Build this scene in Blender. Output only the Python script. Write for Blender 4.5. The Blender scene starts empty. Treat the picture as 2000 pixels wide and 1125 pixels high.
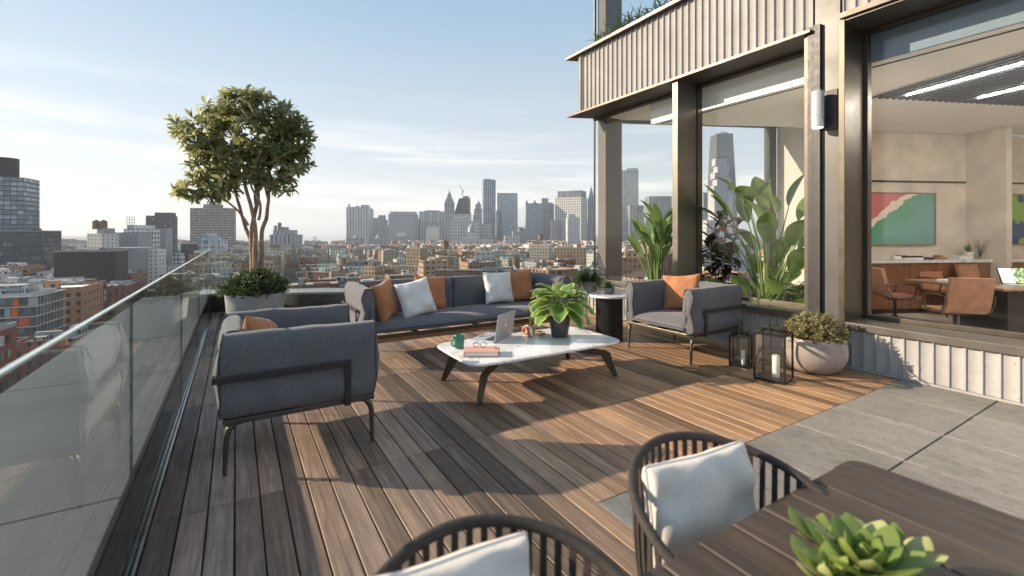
import bpy, math, random
from mathutils import Vector, Matrix, noise
R_ = math.radians
random.seed(7)
S = bpy.context.scene
COL = S.collection
H = 1.45                      # eye height above the deck
A0 = R_(31.3)                 # heading of the view from +Y
FX, FY = math.sin(A0), math.cos(A0)
RX, RY = math.cos(A0), -math.sin(A0)
# ---------------------------------------------------------------- camera
cam = bpy.data.cameras.new('camera')
co = bpy.data.objects.new('camera', cam); COL.objects.link(co)
co.location = (0, 0, H); co.rotation_euler = (R_(90), 0, -A0)
cam.sensor_width = 36; cam.lens = 36*887/2000; cam.shift_y = -105/2000
cam.clip_start = .02; cam.clip_end = 40000
cam.dof.use_dof = True; cam.dof.focus_distance = 7.0; cam.dof.aperture_fstop = 2.2
S.camera = co
# ---------------------------------------------------------------- light
SUN_H, SUN_E = R_(-54), R_(22.5)      # heading towards the sun (from +Y, clockwise), elevation
w = bpy.data.worlds.new('World'); S.world = w; w.use_nodes = True
N, L = w.node_tree.nodes, w.node_tree.links
bg = N['Background']
sky = N.new('ShaderNodeTexSky'); sky.sky_type = 'NISHITA'; sky.sun_disc = False
sky.sun_elevation = SUN_E; sky.sun_rotation = SUN_H
sky.altitude = 60; sky.air_density = 1.0; sky.dust_density = .6; sky.ozone_density = 1.5
bg.inputs['Strength'].default_value = .15
def wm(op, a, b=None, c=None):
    n = N.new('ShaderNodeMath'); n.operation = op
    for i, v in enumerate((a, b, c)):
        if v is None: continue
        if isinstance(v, (int, float)): n.inputs[i].default_value = v
        else: L.new(v, n.inputs[i])
    return n.outputs[0]
tc = N.new('ShaderNodeTexCoord'); sp = N.new('ShaderNodeSeparateXYZ'); L.new(tc.outputs['Generated'], sp.inputs[0])
az = wm('ARCTAN2', sp.outputs[0], sp.outputs[1]); el = wm('ARCSINE', sp.outputs[2])
cmb = N.new('ShaderNodeCombineXYZ')
L.new(wm('MULTIPLY', wm('ADD', az, wm('MULTIPLY', el, 1.2)), 1.7), cmb.inputs[0]); L.new(wm('MULTIPLY', el, 24), cmb.inputs[1]); cmb.inputs[2].default_value = 3.7
nz = N.new('ShaderNodeTexNoise'); nz.inputs['Scale'].default_value = 1.0; nz.inputs['Detail'].default_value = 9; nz.inputs['Roughness'].default_value = .58
nz.inputs['Distortion'].default_value = .35
L.new(cmb.outputs[0], nz.inputs['Vector'])
rp = N.new('ShaderNodeMapRange'); rp.inputs[1].default_value = .47; rp.inputs[2].default_value = .62; L.new(nz.outputs[0], rp.inputs[0])
lo = N.new('ShaderNodeMapRange'); lo.inputs[1].default_value = .30; lo.inputs[2].default_value = .12; L.new(el, lo.inputs[0])
ab = N.new('ShaderNodeMapRange'); ab.inputs[1].default_value = -.01; ab.inputs[2].default_value = .03; L.new(el, ab.inputs[0])
cf = wm('MULTIPLY', wm('MULTIPLY', rp.outputs[0], lo.outputs[0]), wm('MULTIPLY', ab.outputs[0], .5))
mx = N.new('ShaderNodeMix'); mx.data_type = 'RGBA'
L.new(cf, mx.inputs[0]); mx.inputs[7].default_value = (4.2, 4.0, 3.65, 1)
# thin high haze evens the clear sky out between zenith and horizon
m2 = N.new('ShaderNodeMix'); m2.data_type = 'RGBA'; m2.inputs[0].default_value = .88
hr = N.new('ShaderNodeMapRange'); hr.inputs[1].default_value = .0; hr.inputs[2].default_value = .45; L.new(el, hr.inputs[0])
m3 = N.new('ShaderNodeMix'); m3.data_type = 'RGBA'; L.new(hr.outputs[0], m3.inputs[0]); m3.inputs[6].default_value = (2.62, 2.48, 2.36, 1); m3.inputs[7].default_value = (1.1, 1.6, 2.02, 1)
L.new(sky.outputs[0], m2.inputs[6]); L.new(m3.outputs[2], m2.inputs[7])
L.new(m2.outputs[2], mx.inputs[6]); L.new(mx.outputs[2], bg.inputs[0])
sun = bpy.data.lights.new('sun', 'SUN'); sun.energy = 4.1; sun.angle = R_(.5); sun.color = (1, .80, .58)
so = bpy.data.objects.new('sun', sun); COL.objects.link(so)
sd = Vector((math.sin(SUN_H)*math.cos(SUN_E), math.cos(SUN_H)*math.cos(SUN_E), math.sin(SUN_E)))
so.rotation_euler = sd.to_track_quat('Z', 'Y').to_euler(); so.location = (-20, 15, 20)
S.view_settings.view_transform = 'Standard'; S.view_settings.look = 'None'; S.view_settings.gamma = 1
S.view_settings.exposure = 1.22
S.render.engine = 'CYCLES'
S.cycles.max_bounces = 10; S.cycles.transparent_max_bounces = 24; S.cycles.volume_bounces = 0
# ---------------------------------------------------------------- helpers
def at(px, d):                                   # point on the ground plan at depth d seen in column px
    t = (px-1000)/887; return Vector((d*(FX+RX*t), d*(FY+RY*t), 0))
def zy(py, d): return H-(py-457.5)/887*d
def tag(o, label=None, cat=None, group=None, kind=None):
    for k, v in (('label', label), ('category', cat), ('group', group), ('kind', kind)):
        if v: o[k] = v
    return o
def thing(name, label, cat, loc=(0, 0, 0), rz=0, group=None):
    o = bpy.data.objects.new(name, None); COL.objects.link(o); o.empty_display_size = .1
    o.location = loc; o.rotation_euler = (0, 0, rz); return tag(o, label, cat, group)
def dup(o, parent=None, **kw):
    c = o.copy(); COL.objects.link(c); c.parent = parent
    for ch in [x for x in bpy.data.objects if x.parent == o]: dup(ch, c)
    for k, v in kw.items():
        if k == 'loc': c.location = v
        elif k == 'rz': c.rotation_euler = (0, 0, v)
        elif k == 'sc': c.scale = (v, v, v)
        else: c[k] = v
    return c
class MB:
    def __init__(s): s.v = []; s.f = []; s.c = []; s.cur = None
    def add(s, vs, fs, M=None):
        b = len(s.v)
        s.v += [tuple(M @ Vector(p)) if M else tuple(p) for p in vs]
        s.f += [tuple(i+b for i in f) for f in fs]; s.c += [s.cur]*len(vs); return s
    def box(s, x0, x1, y0, y1, z0, z1, M=None):
        return s.add([(x0,y0,z0),(x1,y0,z0),(x1,y1,z0),(x0,y1,z0),(x0,y0,z1),(x1,y0,z1),(x1,y1,z1),(x0,y1,z1)],
                     [(0,3,2,1),(4,5,6,7),(0,1,5,4),(1,2,6,5),(2,3,7,6),(3,0,4,7)], M)
    def prism(s, poly, z0, z1, M=None):
        n = len(poly)
        return s.add([(x,y,z0) for x,y in poly]+[(x,y,z1) for x,y in poly],
              [tuple(range(n-1,-1,-1)), tuple(range(n,2*n))]+[(i,(i+1)%n,n+(i+1)%n,n+i) for i in range(n)], M)
    def lathe(s, prof, n=32, M=None, cap=True):
        vs = []; fs = []
        for r, z in prof: vs += [(r*math.cos(2*math.pi*i/n), r*math.sin(2*math.pi*i/n), z) for i in range(n)]
        for k in range(len(prof)-1):
            for i in range(n): j = (i+1) % n; fs.append((k*n+i, k*n+j, (k+1)*n+j, (k+1)*n+i))
        if cap: fs.append(tuple(range(n-1,-1,-1))); fs.append(tuple((len(prof)-1)*n+i for i in range(n)))
        return s.add(vs, fs, M)
    def cyl(s, x, y, z0, z1, r, n=16, r2=None):
        return s.lathe([(r, z0), (r if r2 is None else r2, z1)], n, Matrix.Translation((x, y, 0)))
    def tube(s, pts, rad, n=8, closed=False, sx=1.0, up=None):
        pts = [Vector(p) for p in pts]; m = len(pts)
        if not isinstance(rad, (list, tuple)): rad = [rad]*m
        vs = []; pu = Vector(up) if up else None
        for i, p in enumerate(pts):
            if closed: t = pts[(i+1) % m]-pts[i-1]
            else: t = pts[min(i+1, m-1)]-pts[max(i-1, 0)]
            t = t.normalized() if t.length > 1e-9 else Vector((0,0,1))
            if pu is None: pu = Vector((0,0,1)) if abs(t.z) < .9 else Vector((1,0,0))
            a = t.cross(pu); a = a.normalized() if a.length > 1e-6 else t.orthogonal().normalized()
            b = a.cross(t).normalized()
            if not up: pu = b
            for k in range(n):
                g = 2*math.pi*k/n; vs.append(p+a*math.cos(g)*rad[i]*sx+b*math.sin(g)*rad[i])
        fs = []
        for i in range(m if closed else m-1):
            j = (i+1) % m
            for k in range(n): l = (k+1) % n; fs.append((i*n+k, i*n+l, j*n+l, j*n+k))
        if not closed: fs.append(tuple(range(n-1,-1,-1))); fs.append(tuple((m-1)*n+k for k in range(n)))
        return s.add(vs, fs)
    def bar(s, a, b, w, h, M=None):               # rectangular bar from a to b
        a, b = Vector(a), Vector(b); t = (b-a).normalized()
        u = t.cross(Vector((0,0,1))); u = u.normalized() if u.length > 1e-4 else Vector((1,0,0)); q = u.cross(t)
        vs = []
        for p in (a, b):
            for su, sq in ((-1,-1),(1,-1),(1,1),(-1,1)): vs.append(p+u*su*w/2+q*sq*h/2)
        return s.add(vs, [(3,2,1,0),(4,5,6,7),(0,1,5,4),(1,2,6,5),(2,3,7,6),(3,0,4,7)], M)
    def leaf(s, base, d, nrm, ln, wd, bend=.3, fold=.25, seg=4, tip=.5, round_=1.0):
        d = Vector(d).normalized(); nrm = Vector(nrm); nrm = (nrm-d*nrm.dot(d))
        nrm = nrm.normalized() if nrm.length > 1e-5 else d.orthogonal().normalized()
        sd_ = d.cross(nrm); p = Vector(base); vs = []; fs = []
        for i in range(seg+1):
            t = i/seg
            wv = wd*.5*(math.sin(math.pi*(t**round_)*(1-.0)))**.75 if 0 < t < 1 else wd*.02
            ang = -bend*t; dd = d*math.cos(ang)+nrm*math.sin(ang); nn = nrm*math.cos(ang)-d*math.sin(ang)
            if i: p = p+dd*(ln/seg)
            vs += [p-sd_*wv+nn*wv*fold, p, p+sd_*wv+nn*wv*fold]
            if i:
                b = (i-1)*3; fs += [(b,b+1,b+4,b+3),(b+1,b+2,b+5,b+4)]
        return s.add(vs, fs)
    def build(s, name, mat, parent=None, smooth=False, bevel=0, sub=0, weld=False, loc=None):
        me = bpy.data.meshes.new(name); me.from_pydata(s.v, [], s.f); me.update()
        if any(c is not None for c in s.c):
            ca = me.color_attributes.new('Col', 'FLOAT_COLOR', 'POINT')
            fl = []
            for c in s.c: fl += [*(c or (1,1,1)), 1]
            ca.data.foreach_set('color', fl)
        if smooth:
            me.polygons.foreach_set('use_smooth', [True]*len(me.polygons))
            try: me.set_sharp_from_angle(angle=R_(42 if smooth is True else smooth))
            except Exception: pass
        if mat: me.materials.append(mat)
        o = bpy.data.objects.new(name, me); COL.objects.link(o); o.parent = parent
        if loc: o.location = loc
        if bevel:
            b = o.modifiers.new('bevel', 'BEVEL'); b.width = bevel; b.segments = 2; b.limit_method = 'ANGLE'; b.angle_limit = R_(40); b.harden_normals = False
        if sub: m = o.modifiers.new('sub', 'SUBSURF'); m.levels = sub; m.render_levels = sub
        return o
def rotM(x, y, z, rz=0, rx=0, ry=0):
    return Matrix.Translation((x, y, z)) @ Matrix.Rotation(rz, 4, 'Z') @ Matrix.Rotation(ry, 4, 'Y') @ Matrix.Rotation(rx, 4, 'X')
# ---------------------------------------------------------------- materials
class NT:
    def __init__(s, name):
        s.m = bpy.data.materials.new(name); s.m.use_nodes = True; s.t = s.m.node_tree; s.n = s.t.nodes; s.l = s.t.links
        s.p = s.n['Principled BSDF']; s.out = s.n['Material Output']
    def set(s, node, key, v):
        i = node.inputs[key]
        if hasattr(v, 'links') or isinstance(v, bpy.types.NodeSocket): s.l.new(v, i)
        elif isinstance(v, (tuple, list)) and len(v) == 3 and i.type == 'RGBA': i.default_value = (*v, 1)
        else: i.default_value = v
    def math(s, op, a, b=0, c=0):
        n = s.n.new('ShaderNodeMath'); n.operation = op
        s.set(n, 0, a); s.set(n, 1, b); s.set(n, 2, c); return n.outputs[0]
    def coord(s, kind='Object', scale=(1,1,1), rot=(0,0,0)):
        t = s.n.new('ShaderNodeTexCoord'); m = s.n.new('ShaderNodeMapping'); s.l.new(t.outputs[kind], m.inputs[0])
        m.inputs['Scale'].default_value = scale; m.inputs['Rotation'].default_value = rot; return m.outputs[0]
    def noise(s, vec, scale=5, detail=4, rough=.55, dist=0):
        n = s.n.new('ShaderNodeTexNoise'); s.l.new(vec, n.inputs['Vector'])
        n.inputs['Scale'].default_value = scale; n.inputs['Detail'].default_value = detail
        n.inputs['Roughness'].default_value = rough; n.inputs['Distortion'].default_value = dist; return n.outputs[0]
    def ramp(s, f, a, b, c0, c1):
        r = s.n.new('ShaderNodeMapRange'); s.l.new(f, r.inputs[0]); r.inputs[1].default_value = a; r.inputs[2].default_value = b
        return s.mix(r.outputs[0], c0, c1)
    def rng(s, f, a, b, c=0., d=1.):
        r = s.n.new('ShaderNodeMapRange'); s.l.new(f, r.inputs[0])
        for i, v in enumerate((a, b, c, d)): r.inputs[i+1].default_value = v
        return r.outputs[0]
    def mix(s, f, a, b, mode='MIX'):
        m = s.n.new('ShaderNodeMix'); m.data_type = 'RGBA'; m.blend_type = mode
        s.set(m, 0, f); s.set(m, 6, a); s.set(m, 7, b); return m.outputs[2]
    def bump(s, h, st=.3, dist=.01, prev=None):
        b = s.n.new('ShaderNodeBump'); s.l.new(h, b.inputs['Height']); b.inputs['Strength'].default_value = st; b.inputs['Distance'].default_value = dist
        if prev: s.l.new(prev, b.inputs['Normal'])
        s.l.new(b.outputs[0], s.p.inputs['Normal']); return b.outputs[0]
    def attr(s, name='Col'):
        a = s.n.new('ShaderNodeAttribute'); a.attribute_name = name; return a.outputs['Color']
    def island(s): return s.n.new('ShaderNodeNewGeometry').outputs['Random Per Island']
    def objrand(s): return s.n.new('ShaderNodeObjectInfo').outputs['Random']
def simple(name, col, rough=.5, metal=0, vary=.12, scale=8, bump=0, bscale=60, spec=.5, bdist=.002):
    t = NT(name); v = t.coord()
    n = t.noise(v, scale, 5)
    c = t.ramp(n, .3, .7, [x*(1-vary) for x in col], [min(1, x*(1+vary)) for x in col])
    t.set(t.p, 'Base Color', c); t.set(t.p, 'Metallic', metal)
    t.set(t.p, 'Roughness', t.rng(t.noise(v, scale*2.3, 4), .3, .7, max(.02, rough-.07), min(1, rough+.07)))
    t.p.inputs['Specular IOR Level'].default_value = spec
    if bump: t.bump(t.noise(v, bscale, 4), bump, bdist)
    return t.m
def glassmat(name, tint=(.93,.96,.95), f0=.045, rough=0.0, film=0.0):
    t = NT(name); t.n.remove(t.p)
    g = t.n.new('ShaderNodeNewGeometry'); dp = t.n.new('ShaderNodeVectorMath'); dp.operation = 'DOT_PRODUCT'
    t.l.new(g.outputs['Incoming'], dp.inputs[0]); t.l.new(g.outputs['Normal'], dp.inputs[1])
    c = t.math('ABSOLUTE', dp.outputs['Value'])
    f = t.math('MULTIPLY_ADD', t.math('POWER', t.math('SUBTRACT', 1, c), 5), .62, f0)
    tr = t.n.new('ShaderNodeBsdfTransparent'); tr.inputs[0].default_value = (*tint, 1)
    gl = t.n.new('ShaderNodeBsdfGlossy'); gl.inputs['Roughness'].default_value = rough; gl.inputs[0].default_value = (1,1,1,1)
    m = t.n.new('ShaderNodeMixShader'); t.l.new(f, m.inputs[0]); t.l.new(tr.outputs[0], m.inputs[1]); t.l.new(gl.outputs[0], m.inputs[2])
    t.l.new(m.outputs[0], t.out.inputs[0]); return t.m
def emit(name, col, st):
    t = NT(name); t.set(t.p, 'Base Color', col); t.set(t.p, 'Emission Color', col); t.p.inputs['Emission Strength'].default_value = st; return t.m
def leafmat(name, c0, c1, c2=None, rough=.45, trans=.25, p2=.85):
    t = NT(name); r = t.island(); n = t.noise(t.coord(), 9, 3)
    c = t.mix(r, c0, c1)
    if c2: c = t.mix(t.rng(r, p2, p2+.03), c, c2)
    c = t.mix(t.rng(n, .35, .65, 0, .5), c, [x*.6 for x in c0])
    t.set(t.p, 'Base Color', c); t.set(t.p, 'Roughness', rough)
    tl = t.n.new('ShaderNodeBsdfTranslucent'); t.l.new(t.mix(.5, c, [min(1, x*1.8) for x in c1]), tl.inputs[0])
    m = t.n.new('ShaderNodeMixShader'); m.inputs[0].default_value = trans
    t.l.new(t.p.outputs[0], m.inputs[1]); t.l.new(tl.outputs[0], m.inputs[2]); t.l.new(m.outputs[0], t.out.inputs[0]); return t.m
def fabric(name, col, sc=260, b=.35, var=.30):
    t = NT(name); v = t.coord()
    n1 = t.noise(t.coord(scale=(1,1,.18)), sc, 2); n2 = t.noise(t.coord(scale=(.18,.18,1)), sc, 2)
    big = t.noise(v, 5, 4)
    c = t.ramp(t.math('MULTIPLY', t.math('ADD', n1, n2), .5), .38, .62, [x*(1-var) for x in col], [x*(1+var) for x in col])
    c = t.mix(t.rng(big, .3, .7, 0, .22), c, [x*.75 for x in col])
    t.set(t.p, 'Base Color', c); t.set(t.p, 'Roughness', .9); t.p.inputs['Specular IOR Level'].default_value = .25
    t.p.inputs['Sheen Weight'].default_value = .15
    b1 = t.bump(t.noise(v, 14, 3), .35, .006); t.bump(t.math('ADD', n1, n2), b, .002, b1); return t.m
MT = {}
MT['fabric'] = fabric('grey_fabric', (.118, .122, .136))
MT['piping'] = fabric('piping_fabric', (.05, .055, .065))
MT['orange'] = fabric('tan_fabric', (.42, .18, .085), 300, .25, .18)
MT['white'] = fabric('white_fabric', (.70, .70, .70), 250, .4, .08)
MT['canvas'] = fabric('light_canvas', (.66, .615, .57), 400, .25, .08)
MT['bronze'] = simple('bronze_metal', (.098, .086, .068), .38, .75, .1, 3)
MT['frame'] = simple('dark_bronze_frame', (.10, .088, .075), .42, .6, .1, 6)
MT['black'] = simple('black_metal', (.035, .035, .038), .45, .3, .15, 6)
MT['champagne'] = simple('champagne_metal', (.135, .125, .112), .4, .6, .08, 2)
MT['panel'] = simple('grey_metal_panel', (.085, .085, .085), .42, .35, .08, 1.2)
MT['silver'] = simple('silver_metal', (.52, .52, .54), .32, .35, .03, 3)
MT['steel'] = simple('brushed_steel', (.6, .6, .6), .22, 1, .05, 4)
MT['glass'] = glassmat('balustrade_glass', (.90, .94, .935), .035)
MT['gside'] = simple('glass_joint', (.10,.13,.13), .3, 0, .05, 6)
MT['wglass'] = glassmat('window_glass', (.97, .98, .98), .022)
MT['fglass'] = glassmat('far_balustrade_glass', (.88, .92, .915), .085)
MT['lfrm'] = simple('lantern_black_metal', (.03, .028, .025), .3, .5, .2, 8)
MT['lid'] = simple('laptop_aluminium', (.40, .40, .42), .4, .2, .03, 6)
MT['lglass'] = glassmat('lantern_glass', (.96, .97, .96), .04)
MT['gedge'] = simple('glass_edge', (.45, .55, .53), .2, 0, .05, 6)
MT['wallw'] = simple('white_plaster', (.74, .71, .66), .85, 0, .04, 3, .1, 40)
MT['ceil'] = simple('ceiling_paint', (.86, .84, .80), .9, 0, .03, 2)
MT['plaster'] = simple('beige_plaster', (.66, .60, .52), .85, 0, .16, 2.2, .15, 20)
MT['carpet'] = simple('pale_floor', (.60, .57, .52), .6, 0, .06, 3)
MT['pot'] = simple('dark_glazed_pot', (.05, .055, .065), .25, 0, .3, 20)
MT['greypot'] = simple('slate_pot', (.13, .14, .16), .6, 0, .15, 30)
MT['soil'] = simple('soil', (.04, .028, .02), .95, 0, .4, 40, .6, 80)
MT['candle'] = simple('white_wax', (.85, .83, .78), .45, 0, .04, 12, .3, 60)
MT['leather'] = simple('tan_leather', (.40, .19, .11), .42, 0, .18, 9, .25, 160)
MT['blush'] = simple('blush_leather', (.62, .33, .24), .5, 0, .08, 14, .2, 200)
MT['paper'] = simple('paper', (.78, .76, .72), .8, 0, .04, 20)
MT['green_glaze'] = simple('green_glaze', (.045, .20, .135), .12, 0, .15, 30)
MT['gum'] = simple('black_plastic', (.02, .02, .022), .35, 0, .1, 8)
MT['walnut'] = None
MT['bark'] = simple('bark', (.30, .20, .13), .85, 0, .4, 14, .8, 60, bdist=.01)
MT['stem'] = simple('green_stem', (.12, .2, .05), .5, 0, .2, 12)
MT['leaf_tree'] = leafmat('tree_leaf', (.10, .125, .045), (.30, .32, .13), (.55, .50, .30), .38, .5, .84)
MT['leaf_shrub'] = leafmat('shrub_leaf', (.022, .04, .012), (.09, .13, .04), (.30, .24, .10), .4, .22, .92)
MT['leaf_pale'] = leafmat('pale_shrub_leaf', (.12, .125, .05), (.30, .27, .12), (.46, .38, .20), .55, .25, .85)
MT['leaf_ban'] = leafmat('broad_leaf', (.07, .13, .035), (.18, .27, .08), None, .28, .35)
MT['leaf_dark'] = leafmat('burgundy_leaf', (.012, .018, .010), (.045, .04, .018), (.26, .08, .035), .2, .15, .88)
MT['leaf_fern'] = leafmat('fern_leaf', (.05, .10, .03), (.13, .20, .06), (.32, .30, .14), .45, .3, .93)
MT['leaf_succ'] = leafmat('succulent_leaf', (.13, .21, .045), (.30, .37, .10), (.52, .53, .24), .3, .3, .8)
def hosta():
    t = NT('hosta_leaf'); a = t.attr(); r = t.island()
    c = t.mix(a, t.mix(r, (.07, .17, .03), (.17, .33, .06)), (.56, .62, .20))
    t.set(t.p, 'Base Color', c); t.set(t.p, 'Roughness', .32)
    tl = t.n.new('ShaderNodeBsdfTranslucent'); t.l.new(c, tl.inputs[0]); m = t.n.new('ShaderNodeMixShader'); m.inputs[0].default_value = .3
    t.l.new(t.p.outputs[0], m.inputs[1]); t.l.new(tl.outputs[0], m.inputs[2]); t.l.new(m.outputs[0], t.out.inputs[0]); return t.m
MT['hosta'] = hosta()
def concrete(name, col, pits=True, sc=1.0, rough=.85, vary=.14):
    t = NT(name); v = t.coord()
    c = t.ramp(t.noise(v, 1.7*sc, 7, .62), .3, .7, [x*(1-vary) for x in col], [x*(1+vary) for x in col])
    c = t.mix(t.rng(t.noise(v, 28*sc, 5, .7), .35, .7, 0, .30), c, [x*.62 for x in col])
    if pits:
        vo = t.n.new('ShaderNodeTexVoronoi'); t.l.new(v, vo.inputs['Vector']); vo.inputs['Scale'].default_value = 17*sc; vo.inputs['Randomness'].default_value = 1
        gate = t.rng(t.noise(v, 6*sc, 2), .5, .56)
        pm = t.math('MULTIPLY', t.rng(vo.outputs['Distance'], .07, .13, 1, 0), gate)
        c = t.mix(pm, c, [x*.35 for x in col]); hb = t.math('SUBTRACT', t.noise(v, 50*sc, 5), pm)
    else: hb = t.noise(v, 50*sc, 5)
    t.set(t.p, 'Base Color', c); t.set(t.p, 'Roughness', rough); t.bump(hb, .35, .004); return t.m
MT['conc'] = concrete('fluted_concrete', (.335, .33, .33))
MT['column'] = concrete('column_concrete', (.15, .135, .125), False, .6)
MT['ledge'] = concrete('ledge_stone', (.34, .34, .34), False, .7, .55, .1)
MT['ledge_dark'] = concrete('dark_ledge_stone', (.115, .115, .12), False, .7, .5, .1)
MT['planter'] = concrete('planter_concrete', (.33, .32, .32), False, 3, .8, .16)
MT['bowl'] = concrete('bowl_concrete', (.38, .32, .29), False, 2.4, .8, .24)
def wood(name, use_attr=True, base=((.40,.255,.155),(.19,.12,.075)), ax='y', rough=.55, sc=1., groove=None):
    t = NT(name)
    st = {'y': (26*sc, 1.1*sc, 26*sc), 'x': (1.1*sc, 26*sc, 26*sc), 'z': (26*sc, 26*sc, 1.1*sc)}[ax]
    tcn = t.n.new('ShaderNodeTexCoord'); ofs = t.n.new('ShaderNodeVectorMath'); ofs.operation = 'ADD'; t.l.new(tcn.outputs['Object'], ofs.inputs[0])
    r = t.island(); cb = t.n.new('ShaderNodeCombineXYZ')
    for i in range(3): t.l.new(t.math('MULTIPLY', r, 37.3+i*11), cb.inputs[i])
    t.l.new(cb.outputs[0], ofs.inputs[1])
    mp = t.n.new('ShaderNodeMapping'); t.l.new(ofs.outputs[0], mp.inputs[0]); mp.inputs['Scale'].default_value = st
    g = t.noise(mp.outputs[0], 1.0, 6, .62, .9); g2 = t.noise(mp.outputs[0], 4.3, 4, .6, .2)
    mp2 = t.n.new('ShaderNodeMapping'); t.l.new(ofs.outputs[0], mp2.inputs[0]); mp2.inputs['Scale'].default_value = [q*.32 for q in st]
    wv = t.noise(mp2.outputs[0], 1., 2, .5, .4); rings = t.math('SINE', t.math('MULTIPLY', wv, 55))
    c = t.ramp(g, .34, .66, base[1], base[0])
    c = t.mix(t.rng(g2, .45, .75, 0, .45), c, [x*.55 for x in base[1]])
    c = t.mix(t.rng(rings, .3, 1, 0, .28), c, [x*.6 for x in base[1]])
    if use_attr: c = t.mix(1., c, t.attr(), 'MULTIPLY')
    wo = t.n.new('ShaderNodeTexCoord').outputs['Object']; stn = t.noise(wo, 1.3, 6, .7); c = t.mix(t.rng(stn, .48, .66, 0, .34), c, [x*.5 for x in base[1]])
    c = t.mix(t.rng(t.noise(wo, 60, 3, .6), .66, .74, 0, .45), c, [x*.35 for x in base[1]])
    t.set(t.p, 'Base Color', c); t.set(t.p, 'Roughness', t.math('ADD', t.rng(g2, .3, .7, rough-.1, rough+.12), t.rng(stn, .4, .6, -.05, .08)))
    t.bump(t.math('ADD', g, g2), .18, .003); return t.m
MT['deck'] = wood('deck_wood')
MT['dtable'] = wood('dining_table_wood', True, ((.085,.060,.047),(.040,.029,.024)), 'y', .5)
MT['walnut'] = wood('walnut_veneer', False, ((.30,.13,.06),(.15,.062,.03)), 'z', .4)
MT['oak'] = wood('oak_table_wood', False, ((.36,.22,.13),(.24,.14,.08)), 'x', .4)
MT['sofawood'] = wood('sofa_rail_wood', False, ((.34,.18,.08),(.22,.11,.05)), 'y', .5)
def marble():
    t = NT('white_marble'); v = t.coord()
    n = t.noise(v, 2.2, 8, .6, 1.6); ve = t.rng(t.math('ABSOLUTE', t.math('SUBTRACT', n, .5)), 0, .022, 1, 0)
    n2 = t.noise(v, 5.0, 8, .6, 1.2); v2 = t.rng(t.math('ABSOLUTE', t.math('SUBTRACT', n2, .5)), 0, .014, .5, 0)
    c = t.mix(t.rng(t.noise(v, 1.6, 3), .4, .7, 0, .35), (.80, .80, .80), (.62, .63, .65))
    c = t.mix(t.math('MULTIPLY', t.math('MAXIMUM', ve, v2), t.rng(t.noise(v, 2, 2), .38, .6)), c, (.27, .28, .31))
    t.set(t.p, 'Base Color', t.mix(.12, c, (.5,.5,.5))); t.set(t.p, 'Roughness', .09); return t.m
MT['marble'] = marble()
def tile():
    t = NT('stone_tile'); v = t.coord(scale=(1,.35,1)); 
    c = t.ramp(t.noise(v, 7, 8, .7), .3, .7, (.15,.143,.135), (.27,.255,.24))
    c = t.mix(t.rng(t.noise(v, 40, 6, .8), .50, .64, 0, .7), c, (.075,.068,.062))
    c = t.mix(t.rng(t.noise(t.coord(), 150, 3), .6, .8, 0, .4), c, (.42,.41,.40))
    c = t.mix(1., c, t.attr(), 'MULTIPLY')
    t.set(t.p, 'Base Color', c); t.set(t.p, 'Roughness', .6); t.bump(t.noise(v, 60, 6), .25, .003); return t.m
MT['tile'] = tile()
# ================================================================ terrace
GX = -.385                                            # plane of the left glass
U = Vector((math.sin(R_(114)), math.cos(R_(114)), 0)); V = Vector((math.sin(R_(24)), math.cos(R_(24)), 0))
CN = Vector((GX, 9.85, 0))                            # corner of the balustrade
TX, TY = 1.67, 1.857                                  # corner where the stone tiles begin
def far_y(x): return CN.y-.4452*(x-GX)
rg = random.Random(3)
mb = MB()
joints = [-2.6, -.66, 1.11, 2.88, 4.65, 6.42, 8.19, 9.96]
n = int((5.70-GX)/.12)+1
for i in range(n):
    x0 = GX+.02+i*.12+.003; x1 = min(x0+.113, 5.675)
    if x0 > 5.65: continue
    sh = 0
    for a, b in zip(joints, joints[1:]):
        y0, y1 = a+.002, b-.002
        if x0 > TX-.03: y0 = max(y0, TY)
        y1 = min(y1, far_y(x0)-.02)
        if y1-y0 < .03: continue
        k = rg.random(); g = rg.random()
        v = (.36+.34*rg.random()) if k < .26 else (.78+.62*rg.random())
        shade_tint = max(0, min(1, .8-.22*(x0+.2)+.3*(g-.5)))        # light tinted in: shaded boards by the glass blue-grey, sunlit right side gold
        mb.cur = (v*(1.07-.19*shade_tint), v*(1.0-.03*shade_tint), v*(.86+.50*shade_tint))
        e = .0035
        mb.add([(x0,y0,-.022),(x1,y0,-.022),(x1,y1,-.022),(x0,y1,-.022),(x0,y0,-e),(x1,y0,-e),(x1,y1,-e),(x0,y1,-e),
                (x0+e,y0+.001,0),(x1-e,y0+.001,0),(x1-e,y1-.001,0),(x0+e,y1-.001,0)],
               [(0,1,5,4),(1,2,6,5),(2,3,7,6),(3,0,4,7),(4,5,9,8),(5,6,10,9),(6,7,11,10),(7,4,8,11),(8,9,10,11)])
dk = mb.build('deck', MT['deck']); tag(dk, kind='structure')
mb = MB(); mb.prism([(GX-.1,-3),(14.5,-3),(14.5,3.5),(CN.x+U.x*9,CN.y+U.y*9),(GX-.1,CN.y+.05)], -.35, -.026)
tag(mb.build('roof_slab', simple('dark_underlay', (.02,.018,.016), .9)), kind='structure')
mb = MB()
xs = [TX, 2.26, 2.96, 3.66, 4.36, 5.04, 5.68]; ys = [TY, 1.18, .50, -.18, -.86, -1.54, -2.22, -2.9]
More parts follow.
